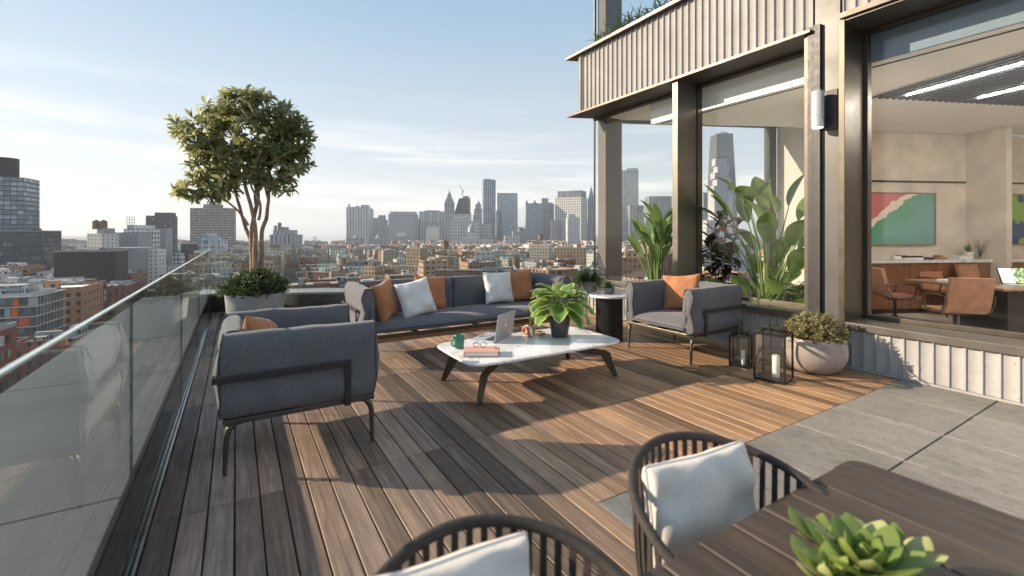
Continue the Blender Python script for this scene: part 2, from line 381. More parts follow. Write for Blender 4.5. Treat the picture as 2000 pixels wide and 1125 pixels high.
for i in range(len(xs)-1):
    for j in range(len(ys)-1):
        v = rg.uniform(.9, 1.1); mb.cur = (v, v*rg.uniform(.98, 1.01), v*rg.uniform(.96, 1.02))
        x0, x1, y0, y1 = xs[i]+.0025, xs[i+1]-.0025, ys[j+1]+.005, ys[j]-.005
        if j == 0: y1 = ys[0]-.004
        e = .003
        mb.add([(x0,y0,-.02),(x1,y0,-.02),(x1,y1,-.02),(x0,y1,-.02),(x0,y0,-e),(x1,y0,-e),(x1,y1,-e),(x0,y1,-e),
                (x0+e,y0+e,0),(x1-e,y0+e,0),(x1-e,y1-e,0),(x0+e,y1-e,0)],
               [(0,1,5,4),(1,2,6,5),(2,3,7,6),(3,0,4,7),(4,5,9,8),(5,6,10,9),(6,7,11,10),(7,4,8,11),(8,9,10,11)])
tag(mb.build('stone_paving', MT['tile']), kind='structure')
mb = MB()
for x in xs[1:-1]: mb.box(x-.0025, x+.0025, -2.9, TY-.004, -.02, -.0035)
tag(mb.build('paving_grout', simple('pale_grout', (.62,.58,.52), .9)), kind='structure')
# parapets with a wide stone ledge
par = thing('parapet', 'low parapet with a wide grey stone ledge, running along the left side behind the glass', 'parapet', (GX-.02, 0, 0))
mb = MB(); mb.box(-.93, -.004, -2.5, 9.9, -.35, .325); mb.build('parapet_wall', MT['frame'], par)
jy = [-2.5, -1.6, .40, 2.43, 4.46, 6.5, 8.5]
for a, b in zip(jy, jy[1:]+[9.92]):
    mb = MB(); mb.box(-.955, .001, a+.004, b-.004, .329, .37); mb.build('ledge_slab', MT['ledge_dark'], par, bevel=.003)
rzU = math.atan2(U.y, U.x)
p2 = thing('parapet', 'low parapet with pale stone ledge along the far end behind tree planter and sofa', 'parapet', CN+V*.02, rzU)
mb = MB(); mb.box(-.5, 7.6, .004, .62, -.35, .325); mb.build('parapet_wall', MT['frame'], p2)
for a, b in ((-.55, 1.9), (1.9, 4.3), (4.3, 6.7), (6.7, 7.62)):
    mb = MB(); mb.box(a+.003, b-.003, -.001, .64, .329, .37); mb.build('ledge_slab', MT['ledge'], p2, bevel=.003)
# glass balustrades
def panel(par, M, a, b, z0=.03, z1=1.18, d=.006, mt='glass'):
    p = MB().box(a, b, -d, d, z0, z1, M).build('glass_panel', MT[mt], par)
    MB().box(a, b, -d-.0006, d+.0006, z1+.0005, z1+.007, M).build('top_edge', MT['gedge'], p)
    MB().box(b+.0005, b+.002, -d, d, z0, z1, M).build('side_edge', MT['gside'], p)
gl = thing('glass_balustrade', 'frameless glass balustrade receding along the left side of the deck', 'balustrade', (GX, 0, 0))
Ml = Matrix.Rotation(R_(90), 4, 'Z')
gj = [-1.63, .45, 2.53, 4.63, 6.72, 8.8]
for a, b in zip(gj, gj[1:]+[9.83]): panel(gl, Ml, a+.006, b-.006)
mb = MB(); mb.box(-.013, -.009, -2, 9.84, .002, .035); mb.box(.009, .022, -2, 9.84, .002, .03); mb.build('base_channel', MT['steel'], gl, bevel=.002)
mb = MB(); mb.box(-.0085, .0085, -2, 9.84, .001, .026); mb.build('gasket', MT['gum'], gl)
g2 = thing('glass_balustrade', 'frameless glass balustrade across the far end of the deck, behind the tree and sofa', 'balustrade', CN, rzU)
I4 = Matrix.Identity(4)
for a, b in ((.008, 1.53), (1.55, 3.6), (3.62, 5.67), (5.69, 7.56)): panel(g2, I4, a, b, mt='fglass')
mb = MB(); mb.box(.02, 7.5, -.022, -.009, .002, .035); mb.build('base_channel', MT['steel'], g2, bevel=.002)
# ================================================================ the building
XF = 5.68; XG = 6.15
bd = thing('building', 'office building with fluted concrete facade, bronze framed windows and cantilevered upper floor on the right', 'building')
def flutes(name, P, Q, z0, z1, parent, pitch=.112, dep=.022, mat='conc', thick=.10, flip=1):
    P, Q = Vector(P), Vector(Q); L_ = (Q-P).length; d = (Q-P).normalized(); nr = Vector((d.y, -d.x, 0))*flip
    k = max(1, round(L_/pitch)); pt = L_/k; pl = []
    for i in range(k):
        for s_, q in ((0, 0), (.09, 0), (.13, .55), (.3, .92), (.55, 1), (.8, .82), (.93, .45)):
            pl.append(P+d*(i+s_)*pt-nr*dep*q)
    pl.append(Q.copy()); m = len(pl); back = -nr*thick
    vs = [(p.x, p.y, z0) for p in pl]+[(p.x, p.y, z1) for p in pl]; fs = [(i, i+1, m+i+1, m+i) for i in range(m-1)]
    a, b = P+back, Q+back; vs += [(a.x,a.y,z0),(b.x,b.y,z0),(a.x,a.y,z1),(b.x,b.y,z1)]
    fs += [(2*m,2*m+1,2*m+3,2*m+2), tuple(range(m-1,-1,-1))+(2*m,2*m+1), tuple(range(m,2*m))+(2*m+3,2*m+2), (0,m,2*m+2,2*m), (m-1,2*m-1,2*m+3,2*m+1)]
    return MB().add(vs, fs).build(name, MT[mat], parent, smooth=30)
YC = 6.86; YK0, YK1 = 2.40, 2.66
flutes('fluted_panel', (XF, 6.9, 0), (XF, YK1, 0), .022, .448, bd)
flutes('fluted_panel', (XF, YK0, 0), (XF, -3.4, 0), .022, .448, bd)
mb = MB(); mb.box(XF-.012, XF+.05, YK1, 6.9, 0.001, .02); mb.box(XF-.012, XF+.05, -3.4, YK0, 0.001, .02); mb.build('base_strip', MT['conc'], bd)
flutes('fluted_panel', (XF, YC, 0), (XF, YK1+.01, 0), 3.802, 4.898, bd, .112, .028)
flutes('fluted_panel', (XF, YK0-.03, 0), (XF, -3.4, 0), 3.862, 4.898, bd, .112, .028)
eC = Vector((XF, YC, 0)); eD = eC+U*6
flutes('fluted_panel', eD, eC+U*.01, 3.802, 4.898, bd, .112, .028)
mb = MB(); mb.prism([(XF+.1,-3.4),(XF+.1,YC-.12),(eD.x,eD.y-.15),(14.4,-3.4)], 3.84, 4.88); mb.build('floor_slab', MT['column'], bd)
def lip(z0, z1, ov=.07, e=.24):
    a = Vector((XF-ov, YC+e+.05, 0)); b = a+U*6.5
    return MB().prism([(XF-ov, YK1+.01), (XF+.6, YK1+.01), (b.x-.3, b.y-.7), (b.x, b.y), (a.x, a.y)], z0, z1)
lip(3.765, 3.80).build('soffit_edge', MT['frame'], bd)
lip(4.90, 4.945, .09, .26).build('ledge_edge', MT['frame'], bd)
# soffit inside of the edge, ceiling level
MB().box(XF-.06, 6.3, -3.4, YK0-.02, 3.80, 3.858).build('window_head', MT['frame'], bd)
# column between the windows
MB().box(5.70, 6.3, YK0, YK1, 0, 8.5).build('facade_column', MT['panel'], bd, bevel=.004)
MB().box(5.655, 5.699, YK1-.075, YK1-.0, .45, 3.84).box(5.655, 5.70, YK1-.002, YK1+.055, .449, 3.84).build('frame_edge', MT['black'], bd)
# window 1 (two lights) and window 2
def window(y0, y1, z0, z1, panes, extra=None):
    wf = MB().box(XF-.02, XG+.06, y0, y1, z1-.03, z1).build('window', MT['champagne'], bd, bevel=.004)
    MB().box(XF-.025, XG+.06, y0, y1, z0, z0+.075).build('sill', MT['champagne'], wf, bevel=.004)
    for a, b in panes:
        g = MB(); g.box(XG-.006, XG+.006, a, b, z0+.10, z1-.06); g.build('pane', MT['wglass'], wf)
        w_ = .045
        MB().box(XG-.04, XG+.05, a, b, z0+.076, z0+.076+w_).build('sash', MT['bronze'], wf, bevel=.003); MB().box(XG-.04, XG+.05, a, b, z1-.031-w_, z1-.031).build('sash', MT['bronze'], wf, bevel=.003)
    return wf
w1 = window(YK1+.06, 6.95, .45, 3.80, [(YK1+.12, 4.50), (4.66, 6.93)])
MB().box(XF-.015, XG-.045, 4.53, 4.63, .526, 3.768).build('mullion', MT['champagne'], w1, bevel=.004)
MB().box(XG-.04, XG+.07, 4.51, 4.65, .526, 3.768).build('mullion_core', MT['bronze'], w1, bevel=.004)
MB().box(XF-.01, XG+.05, YK1+.058, YK1+.10, .526, 3.768).build('jamb', MT['frame'], w1, bevel=.003)
w2 = window(-3.4, YK0-.02, .42, 3.80, [(-3.4, YK0-.10)])
MB().box(XF-.03, XG-.045, YK0-.062, YK0-.002, .42, 3.80).build('jamb', MT['bronze'], w2, bevel=.004)
MB().box(XG-.04, XG+.06, YK0-.10, YK0-.018, .496, 3.768).build('jamb_core', MT['bronze'], w2, bevel=.003)
# corner column behind the glass, both floors
MB().box(6.20, 6.64, 6.66, 6.88, 0, 3.76).build('corner_column', MT['column'], bd, bevel=.006)
MB().box(6.20, 6.64, 6.66, 6.88, 4.95, 9).build('corner_column', MT['column'], bd, bevel=.006)
MB().box(6.15, 6.18, 6.93, 6.955, .53, 3.76).build('corner_post', MT['black'], bd)
# upper floor glazing
up = MB().box(XG-.006, XG+.006, 2.7, 6.9, 4.95, 8.6).build('upper_window', MT['wglass'], bd)
MB().box(6.13, 6.17, 6.9, 6.93, 4.95, 8.6).build('corner_post', MT['black'], up)
MB().box(XG-.05, XG+.05, 2.7, 6.9, 8.6, 8.7).build('head_rail', MT['black'], up)
MB().prism([(6.0,2.7),(6.0,7.0),(11,4.7),(11,2.7)], 8.7, 8.9).build('upper_slab', MT['column'], bd)
# room behind window 1
e0 = Vector((XG+.02, 6.93, 0)); e1 = Vector((9.79, 6.93-.4452*(9.79-XG-.02), 0))
PA, PB = Vector((6.22, 2.72, 0)), Vector((9.79, 4.18, 0))
MB().prism([(XG+.07,2.7),(9.9,2.7),(9.9,e1.y-.02),(XG+.07,6.86)], -.02, .012).build('room_floor', MT['carpet'], bd)
MB().prism([(XG+.07,2.7),(9.9,2.7),(9.9,e1.y),(XG+.07,6.9)], 3.752, 3.836).build('room_ceiling', MT['ceil'], bd)
MB().prism([(9.79,3.9),(9.95,3.9),(9.95,e1.y-.1),(9.79,e1.y-.02)], 0.0, 3.75).build('room_wall', MT['wallw'], bd)
dP = (PB-PA).normalized(); nP = Vector((-dP.y, dP.x, 0))*.05
MB().prism([(PA.x-nP.x,PA.y-nP.y),(PB.x-nP.x,PB.y-nP.y),(PB.x+nP.x,PB.y+nP.y),(PA.x+nP.x,PA.y+nP.y)], 0, 3.75).build('partition_wall', MT['wallw'], bd)
Me = rotM(e0.x, e0.y, 0, rzU); LE = (e1-e0).length
fw = MB().box(.55, LE, -.05, .05, .0, .42, Me).build('far_window', MT['frame'], bd)
MB().box(.55, LE, -.06, .04, 3.70, 3.7515, Me).build('head', MT['frame'], fw)
MB().box(.55, LE, -.006, .006, .421, 3.699, Me).build('pane', MT['wglass'], fw)
MB().box(LE-.22, LE-.06, -.09, .08, .43, 3.70, Me).build('far_mullion', MT['panel'], fw)
lc_ = [(6.21,2.78),(9.7,4.22),tuple(at(1545,8.25).xy),tuple(at(1271,8.05).xy),(6.21,5.52)]
MB().prism(lc_, 3.40, 3.745).build('lower_ceiling', MT['ceil'], bd)
MB().box(6.38, 6.41, 2.95, 5.45, 3.392, 3.3995).build('ceiling_slot', MT['black'], bd)
MB().box(6.22, 6.235, 2.85, 5.5, 3.388, 3.3995).build('cove_light', emit('cove_glow', (1,.92,.8), 2.5), bd)
# meeting room behind window 2
W0 = Vector((10.27, 3.82, 0))
def uv(a, b): return W0+U*a-V*b                     # a along the back wall, b towards the terrace
def rbox(a0, a1, b0, b1, z0, z1, m=None):
    m = m or MB(); q = [uv(a0,b1), uv(a1,b1), uv(a1,b0), uv(a0,b0)]
    return m.prism([(p.x, p.y) for p in q], z0, z1)
MB().prism([(XG+.07,-3.4),(14.4,-3.4),(14.4,1.9),(10.0,4.1),(6.25,2.6),(XG+.07,2.38)], -.02, .012).build('meeting_room_floor', MT['carpet'], bd)
MB().prism([(6.21,-3.4),(14.4,-3.4),(14.4,1.9),(10.0,4.1),(6.21,2.5)], 3.402, 3.50).build('meeting_room_ceiling', MT['ceil'], bd)
MB().box(6.19, 6.205, -3.4, 2.3, 3.41, 3.79).build('spandrel', simple('sky_tinted_spandrel', (.17,.23,.28), .25, 0, .05, 1), bd)  # blue-grey colour stands in for sky mirrored in the window glass
rbox(-.6, 5.2, -.12, 0, 0, 3.40).build('back_wall', MT['plaster'], bd)
rbox(2.08, 2.20, 0, .66, .0, 3.40).build('wall_pier', MT['plaster'], bd)
rbox(5.0, 5.2, 0, 4.5, 0, 3.4).build('side_wall', MT['plaster'], bd)
rbox(-.55, 2.07, .0, .02, 2.44, 2.475).build('wall_rail', MT['black'], bd)
rbox(2.21, 5.0, .0, .02, 2.44, 2.475).build('wall_rail', MT['black'], bd)
MB().prism([(XG+.3,-3.4),(14.3,-3.45),(14.3,-3.3),(XG+.3,-3.3)], 0, 3.7).build('end_wall', MT['plaster'], bd)
# slatted ceiling panel with light strips
sl = MB(); hd = math.atan2(math.sin(A0+R_(-13.9)), math.cos(A0+R_(-13.9)))
sv = Vector((math.sin(hd), math.cos(hd), 0)); su = Vector((sv.y, -sv.x, 0)); s0 = at(1702, 6.4)
for i in range(26):
    a = s0+su*(i*.11)-sv*(i*.01); b = a-sv*4.2
    q = [a, a+su*.034, b+su*.034, b]; sl.prism([(p.x,p.y) for p in q], 3.362, 3.384)
cl = sl.build('slatted_ceiling', MT['greypot'], bd)
a = s0; q = [a-sv*.0, a+su*2.87-sv*.3, a+su*2.87-sv*4.2, a-sv*4.2]
MB().prism([(p.x,p.y) for p in q], 3.388, 3.396).build('slat_backing', MT['ceil'], cl)
LS = emit('light_strip_glow', (1,.90,.78), 80)
for i, o_ in ((2, .25), (12, .4), (22, .8)):
    a = s0+su*(i*.11+.065)-sv*o_; b = a-sv*3.4; q = [a, a+su*.015, b+su*.015, b]
    MB().prism([(p.x,p.y) for p in q], 3.35, 3.358).build('light_strip', LS, cl)
MB().box(6.34, 6.365, .9, 2.35, 3.392, 3.3995).build('ceiling_slot', MT['black'], bd)
# wall lamp on the column
sc = thing('wall_lamp', 'silver cylinder wall lamp on the grey column between the windows', 'wall lamp', (5.70, 2.5, 2.64))
MB().lathe([(.058,0),(.062,.004),(.062,.40),(.058,.405)], 32, Matrix.Translation((-.15,.06,0))).build('lamp_cylinder', MT['silver'], sc, smooth=True)
MB().cyl(-.15,.06,-.004,.0005,.052,24).build('lamp_lens', emit('warm_lens', (1,.82,.55), 2.5), sc)
MB().box(-.03,.0,-.085,.05,-.02,.42).build('back_plate', MT['black'], sc, bevel=.004)
MB().tube([(-.03,0,.12),(-.12,.04,.12)], .012, 10).build('arm', MT['black'], sc, smooth=True)
# ---------------------------------------------------------------- furniture in the meeting room
rzI = rzU
def mtable():
    A = Vector((8.92, 2.88, 0)); t = thing('meeting_table', 'long oak meeting table behind the right window', 'table', A, rzI)
    mb = MB(); mb.box(0, 3.4, -1.3, 0, .72, .75); mb.build('tabletop', MT['oak'], t, bevel=.004)
    for x in (.55, 2.6): MB().box(x, x+.5, -.95, -.35, 0.013, .719).build('pedestal', MT['black'], t, bevel=.005)
    MB().box(.5, .54, -1.1, -.2, .66, .7185).build('brace', MT['champagne'], t)
mtable()
def office_chair(loc, rz, label):
    t = thing('meeting_chair', label, 'chair', loc, rz, 'tan leather meeting chairs around the table')
    # faces +x : ribbed seat shell that sweeps up into the back
    prof = [(.24,.455),(.12,.445),(.0,.44),(-.12,.445),(-.18,.47),(-.215,.53),(-.235,.62),(-.255,.72),(-.275,.82),(-.29,.90)]
    st = MB(); W = .235; pts = []
    for i in range(len(prof)-1):
        for k in range(6):
            f = k/6; x = prof[i][0]*(1-f)+prof[i+1][0]*f; z = prof[i][1]*(1-f)+prof[i+1][1]*f; pts.append((x, z))
    pts.append(prof[-1]); vs = []; fs = []; d = 0; m = len(pts)
    for i, (x, z) in enumerate(pts):
        a = pts[max(i-1,0)]; b = pts[min(i+1,m-1)]; tx, tz = b[0]-a[0], b[1]-a[1]; l = math.hypot(tx, tz); nx, nz_ = tz/l, -tx/l
        if i: d += math.hypot(x-pts[i-1][0], z-pts[i-1][1])
        th = .022+.010*abs(math.sin(math.pi*d/.075))
        nx, nz_ = (-nx, -nz_) if nz_ < 0 and x > -.15 else (abs(nx), nz_ if x > -.15 else abs(nz_))
        for y in (-W, -W*.5, 0, W*.5, W): vs.append((x+nx*th, y, z+nz_*th))
        for y in (-W, -W*.5, 0, W*.5, W): vs.append((x-nx*.018, y, z-nz_*.018))
    for i in range(m-1):
        for k in range(4):
            a = i*10+k; fs.append((a, a+1, a+11, a+10)); fs.append((a+5, a+15, a+16, a+6))
        fs.append((i*10, i*10+10, i*10+15, i*10+5)); fs.append((i*10+4, i*10+9, i*10+19, i*10+14))
    fs.append((0,5,6,7,8,9,4,3,2,1)); e = (m-1)*10; fs.append((e,e+1,e+2,e+3,e+4,e+9,e+8,e+7,e+6,e+5))
    st.add(vs, fs).build('seat_shell', MT['leather'], t, smooth=50)
    for s_ in (-1, 1):
        y = s_*.262
        MB().tube([(-.25,y,.66),(-.10,y,.675),(.10,y,.665),(.17,y,.65),(.15,y,.55),(.12,y,.45),(-.02,y,.43),(-.17,y,.45),(-.24,y,.56),(-.25,y,.655)], .011, 8).build('armrest', MT['frame'], t, smooth=True)
    MB().cyl(0,0,.10,.42,.026,16).box(-.10,.10,-.10,.10,.40,.425).build('stem', MT['black'], t, smooth=True)
    for k in range(4):
        g = math.pi/4+k*math.pi/2
        MB().tube([(0,0,.12),(.12*math.cos(g),.12*math.sin(g),.10),(.31*math.cos(g),.31*math.sin(g),.03)], [.022,.018,.013], 8).build('foot', MT['black'], t, smooth=True)
    return t
def ang(v): return math.atan2(v.y, v.x)
office_chair(at(1748, 7.35), ang(U)-.35, 'tan ribbed leather chair at the left end of the meeting table, turned to the right')
office_chair(at(1845, 8.05), ang(-V), 'tan ribbed leather chair behind the table, just left of the book on it')
office_chair(at(1925, 7.95), ang(-V)+.1, 'tan ribbed leather chair behind the table, nearest the tilted tablet')
office_chair(at(1866, 5.95), ang(V)-.35, 'tan leather chair nearest the window, its smooth back turned to the terrace')
cr = thing('sideboard', 'long walnut sideboard with a white stone top under the green and pink painting', 'sideboard')
for k in range(6): rbox(-.5+k*.43, -.5+k*.43+.425, .02, .42, .10, .925).build('cabinet_door', MT['walnut'], cr, bevel=.003)
rbox(-.55, 2.07, .0, .46, .93, .985).build('top', MT['marble'], cr, bevel=.003)
rbox(-.5, 2.05, .05, .38, .013, .099).build('plinth', MT['black'], cr)
c2 = thing('sideboard', 'second length of sideboard right of the wall pier, mostly out of view', 'sideboard')
rbox(2.21, 4.6, .02, .42, .10, .925).build('cabinet_door', MT['walnut'], c2); rbox(2.21, 4.65, .0, .46, .93, .985).build('top', MT['marble'], c2)
def art(name_, kind):
    t = NT(name_); v = t.coord(); s_ = t.n.new('ShaderNodeSeparateXYZ'); t.l.new(v, s_.inputs[0])
    nz_ = t.noise(v, 1.8, 3); x, z = s_.outputs[0], s_.outputs[2]
    # x 0..1.9, z 0..1 : diagonal bands, rosy top left, cream ribbon, green body, blue edges
    dgn = t.math('ADD', t.math('SUBTRACT', z, t.math('MULTIPLY', x, .62)), t.math('MULTIPLY', t.math('SUBTRACT', nz_, .5), .5))
    gr = t.mix(t.rng(t.noise(v, 1.1, 2), .42, .58), (.10,.34,.20), (.15,.36,.33))
    c = t.mix(t.rng(dgn, .02, .035), gr, (.78,.70,.58)); c = t.mix(t.rng(dgn, .17, .19), c, (.55,.18,.19))
    if kind: c = t.mix(t.rng(t.noise(v, 2.2, 1), .5, .52), (.22,.42,.05), (.03,.05,.16))
    t.set(t.p, 'Base Color', c); t.set(t.p, 'Roughness', .8); return t.m
def painting(a0, a1, lab, kind):
    o = uv(a0, .03); p = thing('painting', lab, 'painting', (o.x, o.y, 1.25), rzI); w_ = a1-a0
    MB().box(.01, w_-.01, -.015, .0, .01, .97).build('canvas', art('painted_canvas' if not kind else 'painted_canvas_blue', kind), p)
    f = MB(); f.box(0,w_,-.03,.004,-.012,.009); f.box(0,w_,-.03,.004,.971,.992); f.box(-.012,.009,-.03,.004,-.012,.992); f.box(w_-.009,w_+.012,-.03,.004,-.012,.992)
    f.build('picture_frame', MT['oak'], p)
painting(-.5, 1.34, 'large abstract painting in green, rose and cream above the sideboard', 0)
painting(2.30, 3.9, 'abstract painting in lime green and navy cut off by the right edge of the photo', 1)
def on_side(a, b, z=.986): p = uv(a, b); return (p.x, p.y, z)
def books(name, lab, loc, rz, ths, w=.3, d=.22, mats=('paper','gum')):
    t = thing(name, lab, 'books', loc, rz); z = 0
    for i, th in enumerate(ths):
        k = 1-.04*i; MB().box(-w/2*k, w/2*k, -d/2*k, d/2*k, z, z+th-.001, Matrix.Rotation(.1*((i*7)%3-1), 4, 'Z')).build('book', MT[mats[i % len(mats)]], t, bevel=.002); z += th
books('book_stack', 'stack of pale books standing on the sideboard under the middle of the painting', on_side(.55,.24), rzI, (.035,.035,.02), .36)
books('book_stack', 'low pile of white magazines on the sideboard left of the white pot', on_side(1.62,.26), rzI, (.03,.02,.015), .30, mats=('paper',))
books('black_box', 'flat black box lying between the books and the wooden ornament', on_side(.85,.26), rzI, (.04,), .18, mats=('gum',))
books('card_box', 'small cream box at the left end of the sideboard', on_side(.26,.25), rzI, (.06,), .14, .1, mats=('paper',))
wo = thing('wood_ornament', 'reddish wooden ornament with a crossed bar on the sideboard', 'ornament', on_side(1.16,.25), rzI)
MB().box(-.14,.14,-.05,.05,0,.035).box(-.04,.04,-.06,.06,.036,.075).build('block', MT['leather'], wo, bevel=.004)
MB().lathe([(.05,.08),(.055,.09),(.055,.2)], 20, Matrix.Translation((0,0,-.003)), False).build('glass_cup', MT['lglass'], wo, smooth=True)
def tub(name, lab, cat, loc, prof, mat, n=6):
    t = thing(name, lab, cat, loc); MB().lathe(prof, n).build('pot', MT[mat], t, smooth=n > 10); return t
wp = tub('potted_plant', 'small spiky plant in a white faceted pot on the sideboard', 'plant', on_side(1.86,.22), [(.055,0),(.09,.13),(.075,.13),(.07,.11)], 'paper')
mb = MB(); rr = random.Random(4)
for i in range(46):
    g = rr.uniform(0, 6.28); e = rr.uniform(.5, 1.5); dv = (math.cos(g)*math.cos(e), math.sin(g)*math.cos(e), math.sin(e))
    mb.leaf((0,0,.11), dv, (0,0,1), rr.uniform(.1,.22), .012, -.3, .2, 3)
mb.build('leaves', MT['leaf_fern'], wp)
gv = thing('glass_vase', 'round glass vase with thin green twigs at the right end of the sideboard', 'vase', on_side(2.0,.3))
MB().lathe([(.03,0),(.08,.03),(.095,.08),(.08,.13),(.05,.16)], 24, None, False).build('vase_glass', MT['lglass'], gv, smooth=True)
mb = MB()
for i in range(11):
    g = rr.uniform(0, 6.28); r1 = rr.uniform(.1, .26); h = rr.uniform(.22, .4)
    mb.tube([(0,0,.02),(r1*.3*math.cos(g),r1*.3*math.sin(g),h*.5),(r1*math.cos(g),r1*math.sin(g),h)], [.004,.003,.002], 5)
    for k in range(5): f = .4+.12*k; mb.leaf((r1*f*math.cos(g),r1*f*math.sin(g),h*f), (rr.uniform(-1,1),rr.uniform(-1,1),.6), (0,0,1), .05, .012, .2, .1, 2)
mb.build('twigs', MT['leaf_shrub'], gv)
nb = thing('notebook', 'white notebook lying on the meeting table behind the near chair', 'book', tuple(at(1858, 6.7).xy)+(.751,), rzI+.2)
MB().box(-.16,.16,-.11,.11,0,.018).build('cover', MT['paper'], nb, bevel=.002); MB().box(-.15,.15,-.10,.10,.0185,.032).build('pages', MT['paper'], nb, bevel=.002)
tb = thing('tablet_computer', 'tilted tablet with a lit screen and keyboard on the meeting table', 'tablet', tuple(at(2003, 6.25).xy)+(.751,), rzI-.25)
Mt = Matrix.Translation((0,.1,.0)) @ Matrix.Rotation(R_(-22), 4, 'X')
MB().box(-.20,.20,0,.012,.0,.25,Mt).build('case', MT['gum'], tb, bevel=.003)
def screen():
    t = NT('tablet_screen'); v = t.coord(); n1 = t.noise(v, 26, 6); s_ = t.n.new('ShaderNodeSeparateXYZ'); t.l.new(v, s_.inputs[0])
    c = t.mix(t.rng(n1, .42, .6), (.05,.10,.03), (.55,.65,.35)); c = t.mix(t.rng(s_.outputs[0], -.03, -.028), (.75,.8,.82), c)
    t.set(t.p, 'Base Color', (.02,.02,.02)); t.set(t.p, 'Emission Color', c); t.p.inputs['Emission Strength'].default_value = 1.0; return t.m
MB().box(-.185,.185,-.002,-.0005,.015,.235,Mt).build('screen', screen(), tb)
MB().box(-.20,.20,-.15,.09,.0,.006).build('keyboard', MT['silver'], tb, bevel=.002)
# ================================================================ seating
def pad(L, Ht, T, out=1, seed=0, split=.5):
    """upholstered panel: length L along x, height Ht along z, thickness T along y, pinched at the strap; out = side (+y / -y) of the deeper pinch"""
    nu, nz = 30, 34; vs = []; fs = []; ph = seed*3.1
    def sec(u, k):                       # closed section loop
        a = 2*math.pi*k/nz
        cy, cz = math.cos(a), math.sin(a)
        e = .52; y = math.copysign(abs(cy)**e, cy)*T/2; z = math.copysign(abs(cz)**(e*.7), cz)*Ht/2
        zz = (z/Ht+.5-split); pin = math.exp(-(zz/.06)**2)
        side = 1 if cy*out > 0 else .35
        bl = 1+.18*math.sin(math.pi*min(1, max(0, (z/Ht+.5)))) 
        y = y*bl*(1-.42*pin*side)
        endk = 1-abs(u)**10*.10
        y *= .80+.20*(1-abs(u)**6); z *= 1-.018*abs(u)**4
        x = u*L/2*(1-.02*(abs(z)/(Ht/2))**3)+.006*math.sin(z*20+ph)*abs(u)
        x += (0.012*math.cos(math.pi*(z/Ht)*2) if abs(u) > .99 else 0)*u
        wr = noise.noise(Vector((x*6+ph, y*3, z*8)))*.011+.004*math.sin(z*64+ph)*math.exp(-(1-abs(u))/.05)
        return (x, y+wr*(1 if cy > 0 else -1), z+Ht/2+wr*.8+.004*math.sin(x*5+ph))
    us = [-1, -.985, -.95]+[-.9+1.8*i/(nu-7) for i in range(nu-6)]+[.95, .985, 1]; nn = len(us)
    for u in us: vs += [sec(u, k) for k in range(nz)]
    for i in range(nn-1):
        for k in range(nz): j = (k+1) % nz; fs.append((i*nz+k, i*nz+j, (i+1)*nz+j, (i+1)*nz+k))
    # domed ends
    for e_, i in ((-1, 0), (1, nn-1)):
        c = [Vector(vs[i*nz+k]) for k in range(nz)]; ce = sum(c, Vector())/nz; b = len(vs)
        for sc_, dx in ((.6, .014), (.25, .02)): vs += [tuple(Vector((p.x+e_*dx, ce.y+(p.y-ce.y)*sc_, ce.z+(p.z-ce.z)*(.45+.55*sc_)))) for p in c]
        vs.append((ce.x+e_*.021, ce.y, ce.z)); ring = [i*nz+k for k in range(nz)]; r2 = [b+k for k in range(nz)]; r3 = [b+nz+k for k in range(nz)]
        for A, B in ((ring, r2), (r2, r3)):
            for k in range(nz): j = (k+1) % nz; q = (A[k], B[k], B[j], A[j]); fs.append(q if e_ > 0 else q[::-1])
        for k in range(nz): j = (k+1) % nz; q = (r3[k], b+2*nz, r3[j]); fs.append(q if e_ > 0 else q[::-1])
    seam = [[Vector(vs[i*nz+k]) for k in range(nz)] for i in (1, nn-2)]
    return vs, fs, seam
def add_pad(par, name, L, Ht, T, M, out, seed, split=.5):
    vs, fs, seam = pad(L, Ht, T, out, seed, split)
    o = MB().add(vs, fs, M).build(name, MT['fabric'], par, smooth=70)
    for s_ in seam: MB().tube([M @ p for p in s_], .0052, 6, closed=True).build('piping', MT['piping'], o, smooth=True)
    return o
def seat_pad(par, x0, x1, y0, y1, z0, z1, crown=.03, seed=1):
    nx, ny = 18, max(14, int((y1-y0)*12)); vs = []; fs = []
    def P(u, v, s_):
        x = (x0+x1)/2+u*(x1-x0)/2; y = (y0+y1)/2+v*(y1-y0)/2
        ed = (max(0, 1-abs(u)**9)*max(0, 1-abs(v)**26))**.5
        z = (z0+z1)/2+s_*ed*((z1-z0)/2)
        if s_ > 0: z += crown*(1-u*u)*(1-abs(v)**4)+.006*noise.noise(Vector((x*5+seed, y*5, 0)))
        if u > .5 and s_ > 0: z -= .02*((u-.5)/.5)**2
        return (x, y, z)
    for s_ in (1, -1):
        for i in range(nx+1):
            for j in range(ny+1):
                u = math.sin(math.pi/2*(2*i/nx-1)); v = math.sin(math.pi/2*(2*j/ny-1)); vs.append(P(u, v, s_))
    m = (nx+1)*(ny+1)
    for i in range(nx):
        for j in range(ny):
            a = i*(ny+1)+j; fs.append((a, a+ny+1, a+ny+2, a+1)); fs.append((m+a, m+a+1, m+a+ny+2, m+a+ny+1))
    o = MB().add(vs, fs).build('seat_cushion', MT['fabric'], par, smooth=70)
    zc = (z0+z1)/2
    MB().tube([(x0,y0,zc),(x1,y0,zc),(x1,y1,zc),(x0,y1,zc)], .005, 6, closed=True).build('piping', MT['piping'], o, smooth=True)
